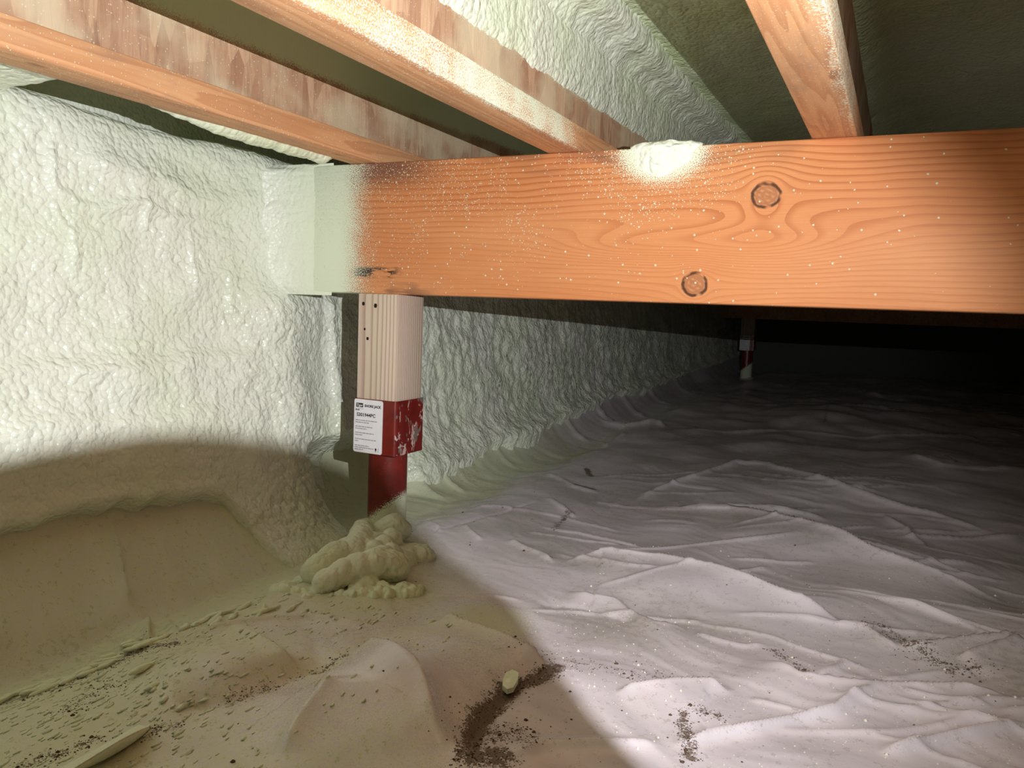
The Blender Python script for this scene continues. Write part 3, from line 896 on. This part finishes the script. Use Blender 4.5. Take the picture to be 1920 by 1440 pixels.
# ---------------------------------------------------------------- I-joists
JL = ['wooden I-joist nearest the foamed wall, with a bead of foam along its flange',
      'middle wooden I-joist, its upper web buried in pale foam',
      'wooden I-joist on the right, seen from below with its narrow edge dusted by foam',
      'wooden I-joist beyond the right edge of the picture', 'wooden I-joist beyond the right edge of the picture', 'wooden I-joist beyond the right edge of the picture']
def web_mesh(x):
    return box_mesh('web', (x - 0.005, -1.42, JZ + FH - 0.002), (x + 0.005, 6.28, JZ + JD - FH + 0.002))
for k, jx in enumerate(JX):
    j = empty('i_joist', (jx + FW / 2, 1.28, JZ))
    tag(j, JL[k], 'joist', 'I-joists overhead')
    fm = M['flange_dusted'] if k == 1 else M['flange_edge'] if k == 2 else M['flange']
    attach(link('bottom_flange', box_mesh('bottom_flange', (jx, -1.42, JZ), (jx + FW, 6.28, JZ + FH), 0.002), fm), j)
    attach(link('top_flange', box_mesh('top_flange', (jx, -1.42, JZ + JD - FH), (jx + FW, 6.28, JZ + JD), 0.002), M['flange']), j)
    attach(link('web', web_mesh(jx + FW / 2), M['osb_foamed'] if k == 1 else M['osb_top_foamed'] if k == 0 else M['osb'], smooth=False), j)
    if k == 0:
        # bead of foam squeezed out along the wall side of the flange
        ys = np.arange(0.735, 1.20, 0.0022)
        na = 18
        A = np.linspace(0, 2 * math.pi, na, endpoint=False)
        P = np.zeros((na, len(ys), 3))
        for i, yy in enumerate(ys):
            t = (yy - 0.735) / 0.465
            r = 0.0045 + 0.014 * sm(t, 0.0, 0.5) * sm(t, 1.02, 0.93) + 0.0012 * pn(np.array([yy * 95]), np.array([0.3]), 121)[0] + 0.0015 * pn(np.array([yy * 33]), np.array([1.3]), 122)[0]
            P[:, i, 0] = jx - 0.008 + 1.0 * r * np.cos(A)
            P[:, i, 1] = yy + 0.25 * r * np.sin(A)
            P[:, i, 2] = JZ + 0.012 + 1.25 * r * np.sin(A)
        bd = attach(link('foam_bead', grid_mesh('foam_bead', P, close_u=True), M['foam_lump']), j)
        tag(bd, 'ribbed white bead of foam')
    if k == 1:
        # foam sprayed over the upper web, rolling out at the ceiling
        xw = jx + FW / 2 + 0.005
        prof = [(xw - 0.003, 0.325), (xw + 0.004, 0.345), (xw + 0.007, 0.38), (xw + 0.010, 0.42), (xw + 0.013, 0.452), (xw + 0.026, 0.468), (xw + 0.046, 0.472), (xw + 0.062, 0.482), (xw + 0.066, 0.51)]
        c = resample(prof, 0.004)
        ys = axis_steps([(0.3, 0.7, 0.03, 0.01), (0.7, 2.7, 0.0042, 0.008), (2.7, 6.2, 0.05, 0.1)])
        Y, i = np.meshgrid(ys, np.arange(len(c)), indexing='ij')
        tan = np.gradient(c, axis=0); tan /= np.linalg.norm(tan, axis=1)[:, None]
        nx, nz = tan[i, 1], -tan[i, 0]
        zz = c[i, 1]
        roll = sm(zz, 0.440, 0.462)
        d = 0.0016 * pn(Y * 120, zz * 30, 131) + 0.002 * fbm(Y * 18, zz * 18, 3, 132)
        d += roll * (0.0025 * fbm(Y * 10, zz * 6, 2, 133) + 0.0018 * pn(Y * 125 + 60 * zz, zz * 40, 134))
        d -= 0.004 * gs(zz, 0.447 + 0.006 * pn(Y * 8, 0 * Y, 135), 0.005)
        lowe = 0.332 + 0.003 * fbm(Y * 9, 0 * Y, 2, 136) + 0.03 * sm(Y, 1.3, 2.2)
        d -= 0.012 * sm(zz, lowe + 0.040, lowe)
        P = np.stack([c[i, 0] + nx * d, Y, zz + nz * d], -1)
        wf = attach(link('web_foam', grid_mesh('web_foam', P, flip=True), M['foam_web']), j)
        tag(wf, 'streaky pale green foam covering the joist web')

# ---------------------------------------------------------------- shore jacks
def rounded_rect(w, h, r, n=6):
    pts = []
    for cx, cy, a0 in ((w / 2 - r, h / 2 - r, 0), (-w / 2 + r, h / 2 - r, 90), (-w / 2 + r, -h / 2 + r, 180), (w / 2 - r, -h / 2 + r, 270)):
        for i in range(n + 1):
            a = math.radians(a0 + 90 * i / n)
            pts.append((cx + r * math.cos(a), cy + r * math.sin(a)))
    return pts

def prism(name, pts2, y0, y1, to3):
    n = len(pts2)
    V = [to3(p[0], p[1], y0) for p in pts2] + [to3(p[0], p[1], y1) for p in pts2]
    F = [tuple(range(n)), tuple(range(2 * n - 1, n - 1, -1))] + [(i, i + n, (i + 1) % n + n, (i + 1) % n) for i in range(n)]
    return mesh_py(name, V, F)

def text_mesh(name, s, size, x, y, shear=0.0, bold=0.0, spacing=1.0):
    cu = bpy.data.curves.new('lettering', 'FONT')
    cu.body = s; cu.size = size; cu.shear = shear; cu.offset = bold; cu.space_character = spacing
    cu.resolution_u = 3
    o = bpy.data.objects.new('tmp_text', cu)
    COL.objects.link(o)
    bpy.context.view_layer.update()
    me = bpy.data.meshes.new_from_object(o.evaluated_get(bpy.context.evaluated_depsgraph_get()))
    bpy.data.objects.remove(o); bpy.data.curves.remove(cu)
    co = np.zeros(len(me.vertices) * 3); me.vertices.foreach_get('co', co)
    return co.reshape(-1, 3)[:, :2] + (x, y), [tuple(p.vertices) for p in me.polygons]

# label drawn in its own frame: x 0..0.0625, y 0..-0.101 (metres), facing -Y
LW, LH = 0.0655, 0.1015
def label_print(lo):
    V, F = [], []
    def quad(x0, y0, x1, y1):
        b0 = len(V); V.extend([(x0, y0), (x1, y0), (x1, y1), (x0, y1)]); F.append((b0, b0 + 1, b0 + 2, b0 + 3))
    def txt(*a, **k):
        v, f = text_mesh('t', *a, **k)
        b0 = len(V); V.extend([tuple(q) for q in v]); F.extend([tuple(i + b0 for i in p) for p in f])
    # frame of the logo plate (white word reversed out is a separate mesh)
    quad(0.0045, -0.0155, 0.0205, -0.0075)
    txt('SHORE JACK', 0.0064, 0.0240, -0.0140, bold=0.00030, spacing=1.02)
    txt('S301944PC', 0.0092, 0.0062, -0.0325, bold=0.00028, spacing=1.0)
    txt('Model', 0.0036, 0.0032, -0.0218, bold=0.00015)
    quad(0.0500, -0.0950, 0.0535, -0.0905); quad(0.0508, -0.0972, 0.0527, -0.0955)
    ink = (list(V), list(F)); V.clear(); F.clear()
    rnd = random.Random(3)
    def line(y, x0, x1, th=0.00095):
        x = x0
        while x < x1:                                   # unreadably small print: short word-length dashes
            w = rnd.uniform(0.003, 0.0085)
            quad(x, y - th, min(x + w, x1), y + th * 0.6)
            x += w + 0.0009
    line(-0.0182, 0.0035, 0.0225, 0.0005)
    for y, x1 in ((-0.0400, 0.0540), (-0.0440, 0.0350), (-0.0520, 0.0430), (-0.0560, 0.0300), (-0.0640, 0.0460), (-0.0680, 0.0210), (-0.0760, 0.0520), (-0.0800, 0.0110), (-0.0885, 0.0360), (-0.0922, 0.0470), (-0.0958, 0.0230)):
        line(y, 0.0035, x1)
    quad(0.0570, -0.0975, 0.0580, -0.0900)
    fine = (list(V), list(F)); V.clear(); F.clear()
    txt('Tiger', 0.0066, 0.0055, -0.0138, shear=0.15, bold=0.0001)
    logo = (list(V), list(F))
    return ink, fine, logo

def build_jack(wood_h, holes):
    root = empty('shore_jack')
    # local origin: tube axis at the foot; collar 0.163..0.268 above it
    na = 48
    A = np.linspace(0, 2 * math.pi, na, endpoint=False)
    zs = np.array([-0.03, 0.0, 0.05, 0.10, 0.150, 0.172])
    rr = np.full(len(zs), 0.0375)
    P = np.stack([np.cos(A)[:, None] * rr, np.sin(A)[:, None] * rr, np.broadcast_to(zs, (na, len(zs)))], -1)
    link('tube', grid_mesh('tube', P, close_u=True), M['red_tube'], root)
    # square steel collar: folded sheet, open at the top around the timber, floor plate below
    def ring(o, z): return [(p[0], p[1], z) for p in rounded_rect(o, o, 0.007, 4)]
    V = ring(0.0985, 0.163) + ring(0.0985, 0.2665) + ring(0.0925, 0.2665) + ring(0.0925, 0.171)
    n = len(V) // 4
    F = []
    for k in range(3):
        F += [(k * n + i, k * n + (i + 1) % n, (k + 1) * n + (i + 1) % n, (k + 1) * n + i) for i in range(n)]
    F += [tuple(range(n - 1, -1, -1)), tuple(range(3 * n, 4 * n))]
    col = link('collar', mesh_py('collar', V, F), M['red_collar'], root, smooth=False)
    # timber stub
    b = box_mesh('timber_stub', (-0.0445, -0.0445, 0.172), (0.0445, 0.0445, wood_h), 0.002)
    st = link('timber_stub', b, M['post'], root)
    for hx, hz, r in holes:
        me = mesh_py('nail_hole', *[([(hx + r * math.cos(i * math.pi / 4), -0.0448, hz + r * 1.2 * math.sin(i * math.pi / 4) * (1.2 if i % 2 else 0.9)) for i in range(8)]), [tuple(range(8))]])
        link('nail_hole', me, M['hole'], st, smooth=False)
    # paper label on the -Y face, hanging slightly past the lower edge
    ly = -0.04945
    lx, lz, tilt = -0.0450, 0.2655, math.radians(-0.5)
    def lab(x, y, off):
        c, s = math.cos(tilt), math.sin(tilt)
        return (lx + x * c - y * s, ly - off, lz + x * s + y * c)
    pts = [(p[0] + LW / 2, p[1] - LH / 2) for p in rounded_rect(LW, LH, 0.004)]
    lb = link('label', prism('label', pts, 0.0, 0.0006, lab), M['label'], root, smooth=False)
    tag(lb, 'white paper label printed SHORE JACK S301944PC')
    ink, fine, logo = label_print(None)
    for nm, (vv, ff), mt, off in (('lettering', ink, 'ink', 0.0008), ('fine_print', fine, 'ink_grey', 0.0008), ('logo_word', logo, 'label', 0.0011)):
        tag(link(nm, mesh_py(nm, [lab(q[0], q[1], off) for q in vv], ff), M[mt], lb, smooth=False), None, None, None, 'stuff')
    return root

PX, PY, PZ = -0.8775, 1.2800, -0.4465
jack = build_jack(BZ0 - PZ, [(-0.0325, 0.4450, 0.0032), (-0.0050, 0.4420, 0.0036), (-0.0285, 0.3975, 0.0022), (-0.0215, 0.3800, 0.0028)])
jack.location = (PX, PY, PZ)
tag(jack, 'red steel shore jack with a timber stub and white label, propping the near beam', 'jack post', 'shore jacks under the beams')
jack2 = build_jack(-0.011 + 0.389, [])
jack2.location = (-0.928, 5.605, -0.389)
tag(jack2, 'small distant red shore jack in the dark under the second beam', 'jack post', 'shore jacks under the beams')

# ---------------------------------------------------------------- foam lump at the foot of the near jack
def voxel_lump(name, spheres, voxel=0.0024, disp=0.0012, seed=0):
    import bmesh
    bm = bmesh.new()
    for (x, y, z, r, sx, sz) in spheres:
        bmesh.ops.create_icosphere(bm, subdivisions=3, radius=1.0, matrix=Matrix.Translation((x, y, z)) @ Matrix.Diagonal((r * sx, r, r * sz, 1)))
    me = bpy.data.meshes.new('tmp_lump'); bm.to_mesh(me); bm.free()
    o = bpy.data.objects.new('tmp_lump', me); COL.objects.link(o)
    md = o.modifiers.new('remesh', 'REMESH'); md.mode = 'VOXEL'; md.voxel_size = voxel
    s = o.modifiers.new('smooth', 'SMOOTH'); s.iterations = 2; s.factor = 0.5
    bpy.context.view_layer.update()
    res = bpy.data.meshes.new_from_object(o.evaluated_get(bpy.context.evaluated_depsgraph_get()))
    bpy.data.objects.remove(o)
    n = len(res.vertices)
    co = np.zeros(n * 3); res.vertices.foreach_get('co', co); co = co.reshape(-1, 3)
    no = np.zeros(n * 3); res.vertices.foreach_get('normal', no); no = no.reshape(-1, 3)
    rough = 0.35 + 0.9 * sm(co[:, 0], -0.80, -0.74) * sm(co[:, 2], -0.40, -0.43)
    d = disp * fbm(co[:, 0] * 55 + co[:, 2] * 31, co[:, 1] * 55 - co[:, 2] * 43, 3, 141 + seed)
    w_ = worley(co[:, 0] * 110 + co[:, 2] * 60, co[:, 1] * 110 - co[:, 2] * 80, 142)
    d = d + rough * 0.0035 * (0.4 - w_ * w_)
    co = co + no * d[:, None]
    res.vertices.foreach_set('co', co.reshape(-1))
    res.materials.clear()
    res.name = name
    return res

def sausage(pts, r0, r1, rib=0.10, n=26, ribs=5.0):
    out = []
    p = np.array(pts, float)
    L = np.concatenate([[0], np.cumsum(np.linalg.norm(np.diff(p, axis=0), axis=1))]); L /= L[-1]
    for t in np.linspace(0, 1, n):
        q = [np.interp(t, L, p[:, k]) for k in range(3)]
        r = r0 + (r1 - r0) * t
        r *= (0.82 + 0.18 * math.sin(math.pi * min(1, max(0, t * 0.9 + 0.05))) ** 0.5) * (1 + rib * math.sin(t * ribs * 2 * math.pi))
        out.append((q[0], q[1], q[2], r, 1.0, 0.95))
    return out

rg = random.Random(12)
sph = []
# main ribbed roll across the front
sph += sausage([(-0.772, 0.960, -0.432), (-0.760, 0.995, -0.424), (-0.742, 1.030, -0.418), (-0.722, 1.055, -0.420), (-0.712, 1.065, -0.428)], 0.020, 0.027, 0.09, 28, 4.5)
# rolls climbing towards the jack
sph += sausage([(-0.812, 0.985, -0.430), (-0.812, 1.030, -0.420), (-0.815, 1.075, -0.416)], 0.024, 0.024, 0.05, 16, 2)
sph += sausage([(-0.800, 1.065, -0.418), (-0.812, 1.105, -0.412), (-0.835, 1.145, -0.408)], 0.024, 0.021, 0.06, 16, 2.5)
sph += sausage([(-0.845, 1.150, -0.415), (-0.868, 1.195, -0.412)], 0.021, 0.017, 0.05, 10, 2)
sph += sausage([(-0.805, 1.150, -0.420), (-0.800, 1.110, -0.416), (-0.782, 1.085, -0.420)], 0.020, 0.017, 0.08, 12, 2)
# big lobe against the right of the tube
sph += sausage([(-0.840, 1.215, -0.425), (-0.822, 1.222, -0.412), (-0.810, 1.228, -0.418)], 0.026, 0.024, 0.03, 12, 2)
for i in range(46):                                     # crumpled mass on the right
    a = rg.random()
    sph.append((-0.765 + 0.05 * rg.random() - 0.07 * a, 1.05 + 0.13 * a, -0.434 + 0.020 * rg.random(), rg.uniform(0.009, 0.020), 1, 1))
for i in range(60):                                     # knobbly skirt in front
    t = rg.random()
    sph.append((-0.735 + 0.085 * t + rg.uniform(-.012, .012), 0.965 + 0.085 * t * 0.8 + rg.uniform(-.012, .022), -0.450 + rg.uniform(0, .006), rg.uniform(0.006, 0.013), 1, 0.9))
for i in range(44):                                     # small knobs at the left end
    sph.append((-0.845 + 0.075 * rg.random(), 0.925 + 0.06 * rg.random(), -0.455 + rg.uniform(0, .008), rg.uniform(0.006, 0.013), 1, 1))
for i in range(36):                                     # filling under the rolls
    sph.append((-0.79 + rg.uniform(-.05, .06), 1.08 + rg.uniform(-.07, .11), -0.452, 0.026, 1, 1))
mound = link('foam_mound', voxel_lump('foam_mound', sph, 0.0023, 0.0016), M['foam_lump'])
tag(mound, 'heap of bulging pale foam rolls around the foot of the near red jack', 'foam lump')

# ---------------------------------------------------------------- loose foam scraps
def blob_mesh(name, L, W, H, seed, bend=0.0, taper=0.5):
    n, na = 18, 14
    A = np.linspace(0, 2 * math.pi, na, endpoint=False)
    P = np.zeros((na, n, 3))
    r = random.Random(seed)
    ph = r.random() * 6
    for j in range(n):
        t = j / (n - 1)
        e = math.sqrt(max(0.0, 1 - (2 * t - 1) ** 2)) ** (0.8)
        k = e * (1 - taper * t) * (1 + 0.14 * math.sin(9 * t + ph))
        P[:, j, 0] = (t - 0.5) * L
        P[:, j, 1] = np.cos(A) * W * 0.5 * k + bend * (t - 0.5) ** 2 * L
        P[:, j, 2] = np.sin(A) * H * 0.5 * k + H * 0.42
    return grid_mesh(name, P, close_u=True)

def place(o, x, y, rz, dz=0.0):
    o.location = (x, y, h1(x, y) + dz)
    o.rotation_euler = (0, 0, rz)
    return o

s1 = link('foam_scrap', blob_mesh('foam_scrap', 0.040, 0.012, 0.010, 5, 0.1, 0.55), M['foam_lump'])
tag(place(s1, -0.768, 0.628, 1.63), 'teardrop of foam lying alone on the sheet in the lower left', 'foam scrap')
def shaving():
    n, m = 26, 9
    P = np.zeros((n, m, 3))
    for i in range(n):
        t = i / (n - 1)
        w = 0.030 * math.sqrt(max(0, 1 - (2 * t - 1) ** 2)) + 0.0008
        for j in range(m):
            s_ = j / (m - 1) - 0.5
            P[i, j] = ((t - 0.5) * 0.115, s_ * w + 0.02 * (t - 0.5) ** 2 * 4, 0.010 + 0.016 * (s_ < 0) * (s_ * 2) ** 2 * math.sin(math.pi * t) - 0.006 * (2 * t - 1) ** 2)
    Q = P.copy(); Q[..., 2] -= 0.004
    full = np.concatenate([P, Q[:, ::-1]], 1)
    return grid_mesh('foam_shaving', np.swapaxes(full, 0, 1), close_u=True, flip=True)
s2 = link('foam_shaving', shaving(), M['foam_lump'])
tag(place(s2, -0.650, 0.497, 1.60, -0.002), 'curled crescent of trimmed foam near the bottom left corner', 'foam scrap')
def chip():
    pts = [(-0.019, -0.004), (-0.013, -0.009), (0.004, -0.008), (0.016, -0.004), (0.020, 0.005), (0.012, 0.010), (-0.002, 0.008), (-0.014, 0.004)]
    me = prism('foam_chip', pts, 0.0, 0.006, lambda a, b_, c: (a, b_, c + 0.12 * a))
    return me
s3 = link('foam_chip', chip(), M['foam_lump'], smooth=False)
tag(place(s3, -0.372, 0.797, 1.65, 0.006), 'flat pale foam chip in the strip of bare soil', 'foam scrap')

rg = random.Random(21)
drop_meshes = [blob_mesh('foam_droplet', L, W, W * 0.8, i, 0.2, tp) for i, (L, W, tp) in enumerate(((0.05, 0.011, .5), (0.036, 0.010, .4), (0.028, 0.009, .3), (0.022, 0.010, .2), (0.06, 0.008, .3)))]
def drop(x, y, rz, k, label, group):
    o = link('foam_droplet', drop_meshes[k], M['foam_lump'])
    place(o, x, y, rz, -0.001)
    tag(o, label, 'foam droplet', group)
crease = [(-0.879, 0.531), (-0.865, 0.569), (-0.850, 0.60), (-0.842, 0.634), (-0.836, 0.66), (-0.832, 0.69)]
for i in range(26):
    t = rg.random()
    x = np.interp(t, np.linspace(0, 1, 6), [c[0] for c in crease]) + rg.uniform(-0.030, 0.012) * (0.4 + t)
    y = np.interp(t, np.linspace(0, 1, 6), [c[1] for c in crease]) + rg.uniform(-0.012, 0.012)
    drop(x, y, 1.42 + rg.uniform(-.45, .45), rg.randrange(5), 'elongated foam droplet stuck in the crease at the lower left', 'foam droplets along the lower left crease')
for i, (x, y) in enumerate([(-0.835, 0.735), (-0.825, 0.76), (-0.815, 0.79), (-0.80, 0.815), (-0.79, 0.84), (-0.80, 0.77), (-0.775, 0.86), (-0.83, 0.80), (-0.765, 0.885), (-0.82, 0.84)]):
    drop(x + rg.uniform(-.012, .012), y + rg.uniform(-.012, .012), 1.75 + rg.uniform(-.5, .5), rg.choice([0, 1, 2, 3, 4]), 'thin foam dribble on the sheet between the crease and the foam heap', 'foam dribbles beside the foam heap')

def scatter(name, n, area, size, mat_key, label, cat, seed, elong=1.0, ang=0.0, dens=None, sink=0.25):
    r = random.Random(seed)
    V, F = [], []
    base = [(0, 0, 1), (1, 0, 0), (0.3, 0.95, 0), (-0.8, 0.6, 0), (-0.8, -0.6, 0), (0.3, -0.95, 0), (0, 0, -0.6)]
    fac = [(0, 1, 2), (0, 2, 3), (0, 3, 4), (0, 4, 5), (0, 5, 1), (6, 2, 1), (6, 3, 2), (6, 4, 3), (6, 5, 4), (6, 1, 5)]
    g = np.random.default_rng(seed)
    xs, ys = np.zeros(0), np.zeros(0)
    while len(xs) < n:
        x, y = g.uniform(area[0], area[1], n * 4), g.uniform(area[2], area[3], n * 4)
        k = g.random(n * 4) < (dens(x, y) if dens else 1.0)
        xs, ys = np.concatenate([xs, x[k]])[:n], np.concatenate([ys, y[k]])[:n]
    zs = floor_h(xs, ys)
    for x, y, z in zip(xs, ys, zs):
        s = size * r.uniform(0.5, 1.0) ** 2 * (2.2 if r.random() < 0.06 else 1)
        a = ang + (r.uniform(-.25, .25) if elong > 1.2 else r.uniform(0, 6.3))
        ca, sa = math.cos(a), math.sin(a)
        el = elong * r.uniform(0.7, 1.5) if elong > 1.2 else 1
        b0 = len(V)
        for p in base:
            px, py = p[0] * s * el, p[1] * s * r.uniform(0.8, 1.2)
            V.append((x + px * ca - py * sa, y + px * sa + py * ca, z + p[2] * s * 0.8 - s * sink + s * 0.3))
        F += [tuple(i + b0 for i in f) for f in fac]
    o = link(name, mesh_py(name, V, F), M[mat_key])
    tag(o, label, cat, None, 'stuff')
    return o
scatter('foam_spatter', 900, (-0.86, -0.45, 0.42, 0.95), 0.0026, 'foam_lump', 'fine foam spatter streaked over the sheet at lower left', 'foam spatter', 31, 2.6, 1.7,
        lambda x, y: np.where(x < -0.62, 1, 0.25) * (0.35 + 0.65 * (y < 0.66)))
def near_dirt(x, y):
    return np.minimum(1.0, floor_masks(x, y)[0] * 1.1)
scatter('soil_crumbs', 2600, (-0.86, 0.15, 0.44, 1.3), 0.0013, 'soil', 'dark soil crumbs spilled along the folds of the sheet', 'soil', 32, 1, 0, near_dirt)
scatter('soil_specks', 130, (-0.85, 0.2, 0.46, 1.9), 0.0017, 'soil', 'scattered single dark soil specks across the sheet', 'soil', 33, 1, 0)
scatter('foam_crumbs', 1100, (-0.45, 0.25, 0.74, 1.5), 0.0012, 'crumb', 'tiny pale foam crumbs sprinkled over the lit sheet', 'foam crumbs', 34, 1, 0,
        lambda x, y: 0.25 + 0.75 * (y < 1.12))

# ---------------------------------------------------------------- the work lamp beside the camera (just out of the picture)
lamp = empty('work_lamp', (0.10, 0.10, h1(0.10, 0.10)))
tag(lamp, 'small work lamp with added light-blocking flaps, on a stand beside the viewer, out of the picture', 'lamp')
def dirv(az, el):
    az, el = math.radians(az), math.radians(el)
    return np.array([math.sin(az) * math.cos(el), math.cos(az) * math.cos(el), math.sin(el)])
def shell(name, rows, r, th):
    """curved light blocker added around the lamp; rows: list of (az, el_from, el_to)"""
    n = 16
    P = np.zeros((len(rows), 2 * n, 3))
    for i, (az, e0, e1) in enumerate(rows):
        for j in range(n):
            e = e0 + (e1 - e0) * j / (n - 1)
            P[i, j] = np.array(LAMP) + r * dirv(az, e)
            P[i, 2 * n - 1 - j] = np.array(LAMP) + (r + th) * dirv(az, e)
    me = grid_mesh(name, np.swapaxes(P, 0, 1), close_u=True)
    return attach(link(name, me, M['black']), lamp)
edge_az = [-118, -100, -80, -67.5, -62.8, -57.6, -50.6, -45.6, -42.3, -39.4, -36.8, -34.2, -33.2, -32.6, -30.9, -28.5, -20]
edge_el = [-36, -24, -15.2, -12.7, -12.0, -11.5, -12.0, -12.9, -14.2, -18.4, -22.4, -25.0, -28.5, -31.6, -35.5, -38.8, -50]  # outline follows the wanted shadow edge at lower left
az_f = np.concatenate([np.linspace(-118, -50, 24), np.linspace(-49, -20, 40)])
shell('lower_light_block', [(a, float(np.interp(a, edge_az, edge_el)), -72) for a in az_f], 0.031, 0.0008)  # unseen blocker, added and shaped to throw the lower left shadow
# unseen side flap, added close to the diode to dim the right softly
rows = []
for el in np.linspace(-30, 70, 30):
    a0 = float(np.interp(el, [-30, -20, -10, 0, 5, 10, 20, 40, 70], [18, 9, 4, 1, -2, -6, -13, -24, -38]))
    rows.append((el, a0))
n = 12
P = np.zeros((len(rows), 2 * n, 3))
for i, (el, a0) in enumerate(rows):
    for j in range(n):
        a = a0 + (110 - a0) * j / (n - 1)
        P[i, j] = np.array(LAMP) + 0.0072 * dirv(a, el)
        P[i, 2 * n - 1 - j] = np.array(LAMP) + 0.0077 * dirv(a, el)
attach(link('side_light_block', grid_mesh('side_light_block', np.swapaxes(P, 0, 1), close_u=True), M['black']), lamp)
def tube(name, p0, p1, r, m):
    p0, p1 = Vector(p0), Vector(p1)
    q = (p1 - p0).to_track_quat('Z', 'Y')
    L = (p1 - p0).length
    A = np.linspace(0, 2 * math.pi, 16, endpoint=False)
    V = [tuple(p0 + q @ Vector((r * math.cos(a), r * math.sin(a), 0))) for a in A] + [tuple(p0 + q @ Vector((r * math.cos(a), r * math.sin(a), L))) for a in A]
    F = [(i, (i + 1) % 16, 16 + (i + 1) % 16, 16 + i) for i in range(16)] + [tuple(range(15, -1, -1)), tuple(range(16, 32))]
    return attach(link(name, mesh_py(name, V, F), M[m], smooth=False), lamp)
back = np.array(LAMP) - 0.012 * dirv(-52, 5)
tube('housing', tuple(back - 0.035 * dirv(-52, 5)), tuple(back), 0.011, 'black')
tube('pole', (0.125, 0.162, h1(0.10, 0.10) + 0.006), (0.125, 0.162, 0.052), 0.0035, 'steel')
tube('base', (0.125, 0.162, h1(0.10, 0.10)), (0.125, 0.162, h1(0.10, 0.10) + 0.008), 0.035, 'black')
lamp_light.parent = lamp
lamp_light.matrix_parent_inverse = Matrix.Translation(-Vector(lamp.location))
